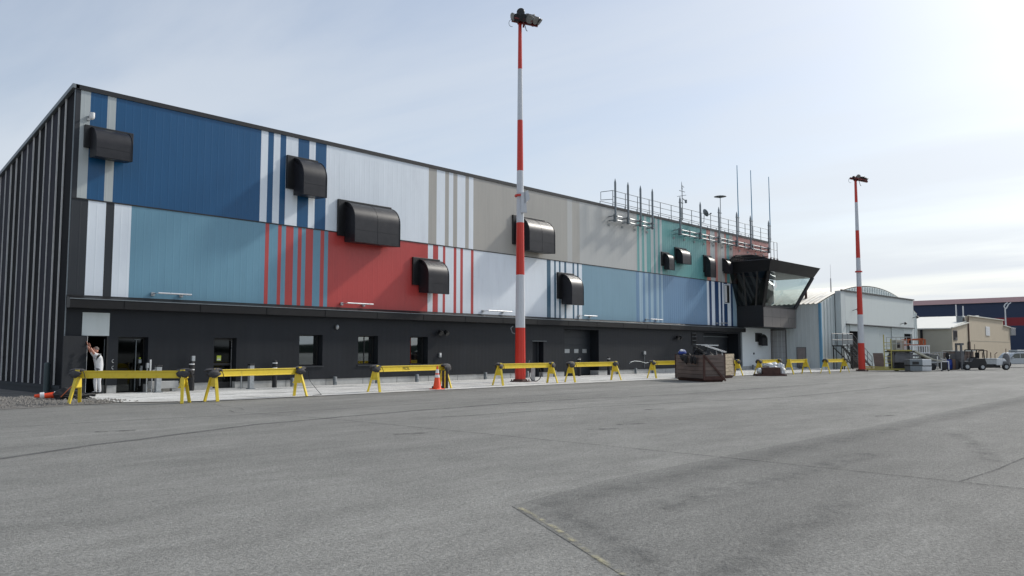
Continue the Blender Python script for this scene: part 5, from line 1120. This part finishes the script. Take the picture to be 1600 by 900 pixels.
t, s = yard('blue_barrel', 1484, 578, 'blue plastic barrel beside the hand trolley', 'barrel')
b = MB(); b.lathe([(0, 0), (.2, 0), (.21, .05), (.23, .3), (.215, .32), (.23, .34), (.23, .58), (.215, .6), (.2, .85), (.17, .9), (0, .9)], 16); b.build('body', 'bluebag', t, smooth=True); b = MB(); b.lathe([(.19, .9), (.19, .94), (0, .94)], 16); b.build('lid', 'blackm', t)
b = MB(); b.blob((-.1, .1, 1.2), (.16, .16, .3), .3, 3); b.build('sack_on_lid', 'rubber', t, smooth=True)
t, s = yard('brown_cabinet', 1494, 578, 'narrow brown cabinet with dark top beside the tan workshop wall', 'cabinet')
b = MB(); b.box(-.25, .22, 0, .5, .02, .92); b.build('body', 'cardb', t, bevel=.02); b = MB(); b.hexa([(-.25, 0, .93), (.2, 0, .93), (.2, .5, .93), (-.25, .5, .93)], [(-.2, .05, 1.4), (.16, .05, 1.4), (.16, .5, 1.4), (-.2, .5, 1.4)]); b.build('top_box', 'mgrey', t)
t, s = yard('shed_crate', 1508, 575.5, 'brown ribbed shed crate behind the forklift mast', 'crate')
b = MB(); b.box(-.95, 1.2, .6, 2.0, 0, 1.6)
for k in range(6): b.box(-.93 + k * .38, -.80 + k * .38, .52, .6, 0, 1.6)
b.build('body', 'wood', t); b = MB(); b.box(-1.0, 1.3, .45, 2.1, 1.6, 1.68); b.build('lid', 'cream', t)

def wheel(t, x, y, r, w_=.22, front=True):
    b = MB(); b.tube((x, y, r), (x, y + w_, r), r, seg=20); wh = b.build('wheel', 'rubber', t, smooth=True)
    b = MB(); b.tube((x, y - .012, r), (x, y + .01, r), r * .55, seg=14); b.build('rim', 'galv', wh)
# forklift
t, s = yard('forklift', 1518, 578.5, 'black forklift with raised mast and open cab frame', 'forklift')
b = MB(); b.prism([(-.55, .18), (1.25, .18), (1.35, .6), (1.2, 1.0), (.3, 1.0), (.1, .75), (-.5, .75)], 'y', 0, 1.1); b.build('body', 'blackm', t, bevel=.04)
b = MB()
for y in (.15, .9): b.bar((-.72, y, .05), (-.72, y, 2.25), .12, .16); b.bar((-.55, y, .05), (-.55, y, 1.6), .08, .1)
b.box(-.78, -.5, .1, .95, 2.12, 2.3); b.box(-.8, -.6, .1, .95, .9, 1.5); b.build('mast', 'mgrey', t)
b = MB()
for y in (.3, .75): b.box(-1.6, -.78, y, y + .12, .06, .11)
b.build('fork', 'blackm', t)
b = MB()
for y in (.03, 1.05): b.bar((-.15, y, .75), (.12, y, 1.72), .07); b.bar((1.15, y, 1.0), (1.1, y, 1.72), .07); b.bar((.12, y, 1.72), (1.15, y, 1.72), .07)
for k in range(5): b.bar((.12 + .25 * k, .03, 1.74), (.12 + .25 * k, 1.05, 1.74), .05)
b.bar((.65, .5, 1.74), (.65, .5, 2.2), .03); b.build('overhead_guard', 'blackm', t)
b = MB(); b.box(.35, .9, .3, .8, 1.0, 1.12); b.box(.8, .92, .3, .8, 1.12, 1.5); b.build('seat', 'rubber', t, bevel=.03)
wheel(t, -.35, -.04, .3); wheel(t, .95, -.04, .27)
# utility truck
t, s = yard('flatbed_truck', 1549, 578.2, 'battered grey and white utility truck with a low flat bed', 'truck')
b = MB(); b.box(-1.0, .55, .1, 1.5, .48, .98); b.box(-1.0, .55, .05, .1, .9, 1.0); b.build('bed', 'galv', t, bevel=.03)
b = MB(); b.prism([(.5, .4), (1.35, .4), (1.42, .75), (1.3, .95), (.55, 1.0)], 'y', .1, 1.4); b.build('bonnet', 'white', t, bevel=.04)
b = MB(); b.prism([(1.0, .3), (1.1, .75), (1.45, .75), (1.62, .4), (1.6, .3), (1.48, .3), (1.4, .55), (1.18, .55), (1.08, .3)], 'y', .02, .2); b.build('mudguard', 'mgrey', t)
b = MB(); b.box(-.95, .95, .25, 1.3, .18, .46); b.build('chassis', 'blackm', t)
b = MB()
for y in (.15, 1.35): b.bar((-.25, y, 1.0), (-.2, y, 1.65), .06); b.bar((.1, y, 1.0), (.1, y, 1.5), .05)
b.bar((-.2, .15, 1.65), (-.2, 1.35, 1.65), .06); b.path([(.55, .3, 1.0), (.55, .3, 1.35), (.75, .3, 1.5)], .03, 6); b.build('roll_bar', 'rust', t)
wheel(t, -.8, .05, .2); wheel(t, 1.3, -.03, .28)
# silver car
P = gr(1588, 574.5)
t = empty('silver_car', (P.x, P.y, 0), VIEWZ + .05, label='silver estate car parked at the yard edge, in front of the navy hangar', cat='car'); 
prof = [(-1.5, .35), (-1.45, .72), (-.75, .86), (-.15, 1.42), (.3, 1.5), (1.9, 1.47), (2.7, 1.3), (3.05, .9), (3.1, .35)]
b = MB(); b.prism(prof, 'y', 0, 1.75); b.build('body', 'silver', t, smooth=True, bevel=.06)
b = MB(); b.prism([(-.5, .93), (-.08, 1.36), (.42, 1.38), (.42, .93)], 'y', -.012, -.002); b.prism([(.5, .93), (.5, 1.38), (1.5, 1.37), (1.5, .93)], 'y', -.012, -.002); b.prism([(1.58, .93), (1.58, 1.36), (2.4, 1.25), (2.6, .95)], 'y', -.012, -.002); b.build('side_window', 'winglass', t)
b = MB(); b.prism([(-.74, .90), (-.16, 1.40), (-.13, 1.38), (-.70, .87)], 'y', .12, 1.63); b.build('windscreen', 'winglass', t)
b = MB(); b.box(-1.52, -1.4, .1, .45, .62, .74); b.build('headlight', 'reflect', t)
b = MB(); b.box(.3, 1.9, .2, 1.5, 1.52, 1.72); b.build('roof_box', 'galv', t, bevel=.05)
b = MB(); b.box(-.45, -.3, -.16, -.01, .9, 1.02); b.build('wing_mirror', 'silver', t, bevel=.02)
for x in (-.85, 2.3): wheel(t, x, -.03, .33)
t, s = yard('dark_shrub_pot', 1573, 575.5, 'dark rounded machine part standing behind the white bonnet', 'machine part')
b = MB(); b.lathe([(.25, 0), (.3, .9), (.28, 1.2), (.15, 1.4), (0, 1.45)], 12); b.build('drum', 'mgrey', t, smooth=True); b = MB(); b.tube((0, 0, 1.4), (0, 0, 1.85), .03); b.build('pipe', 'rust', t)
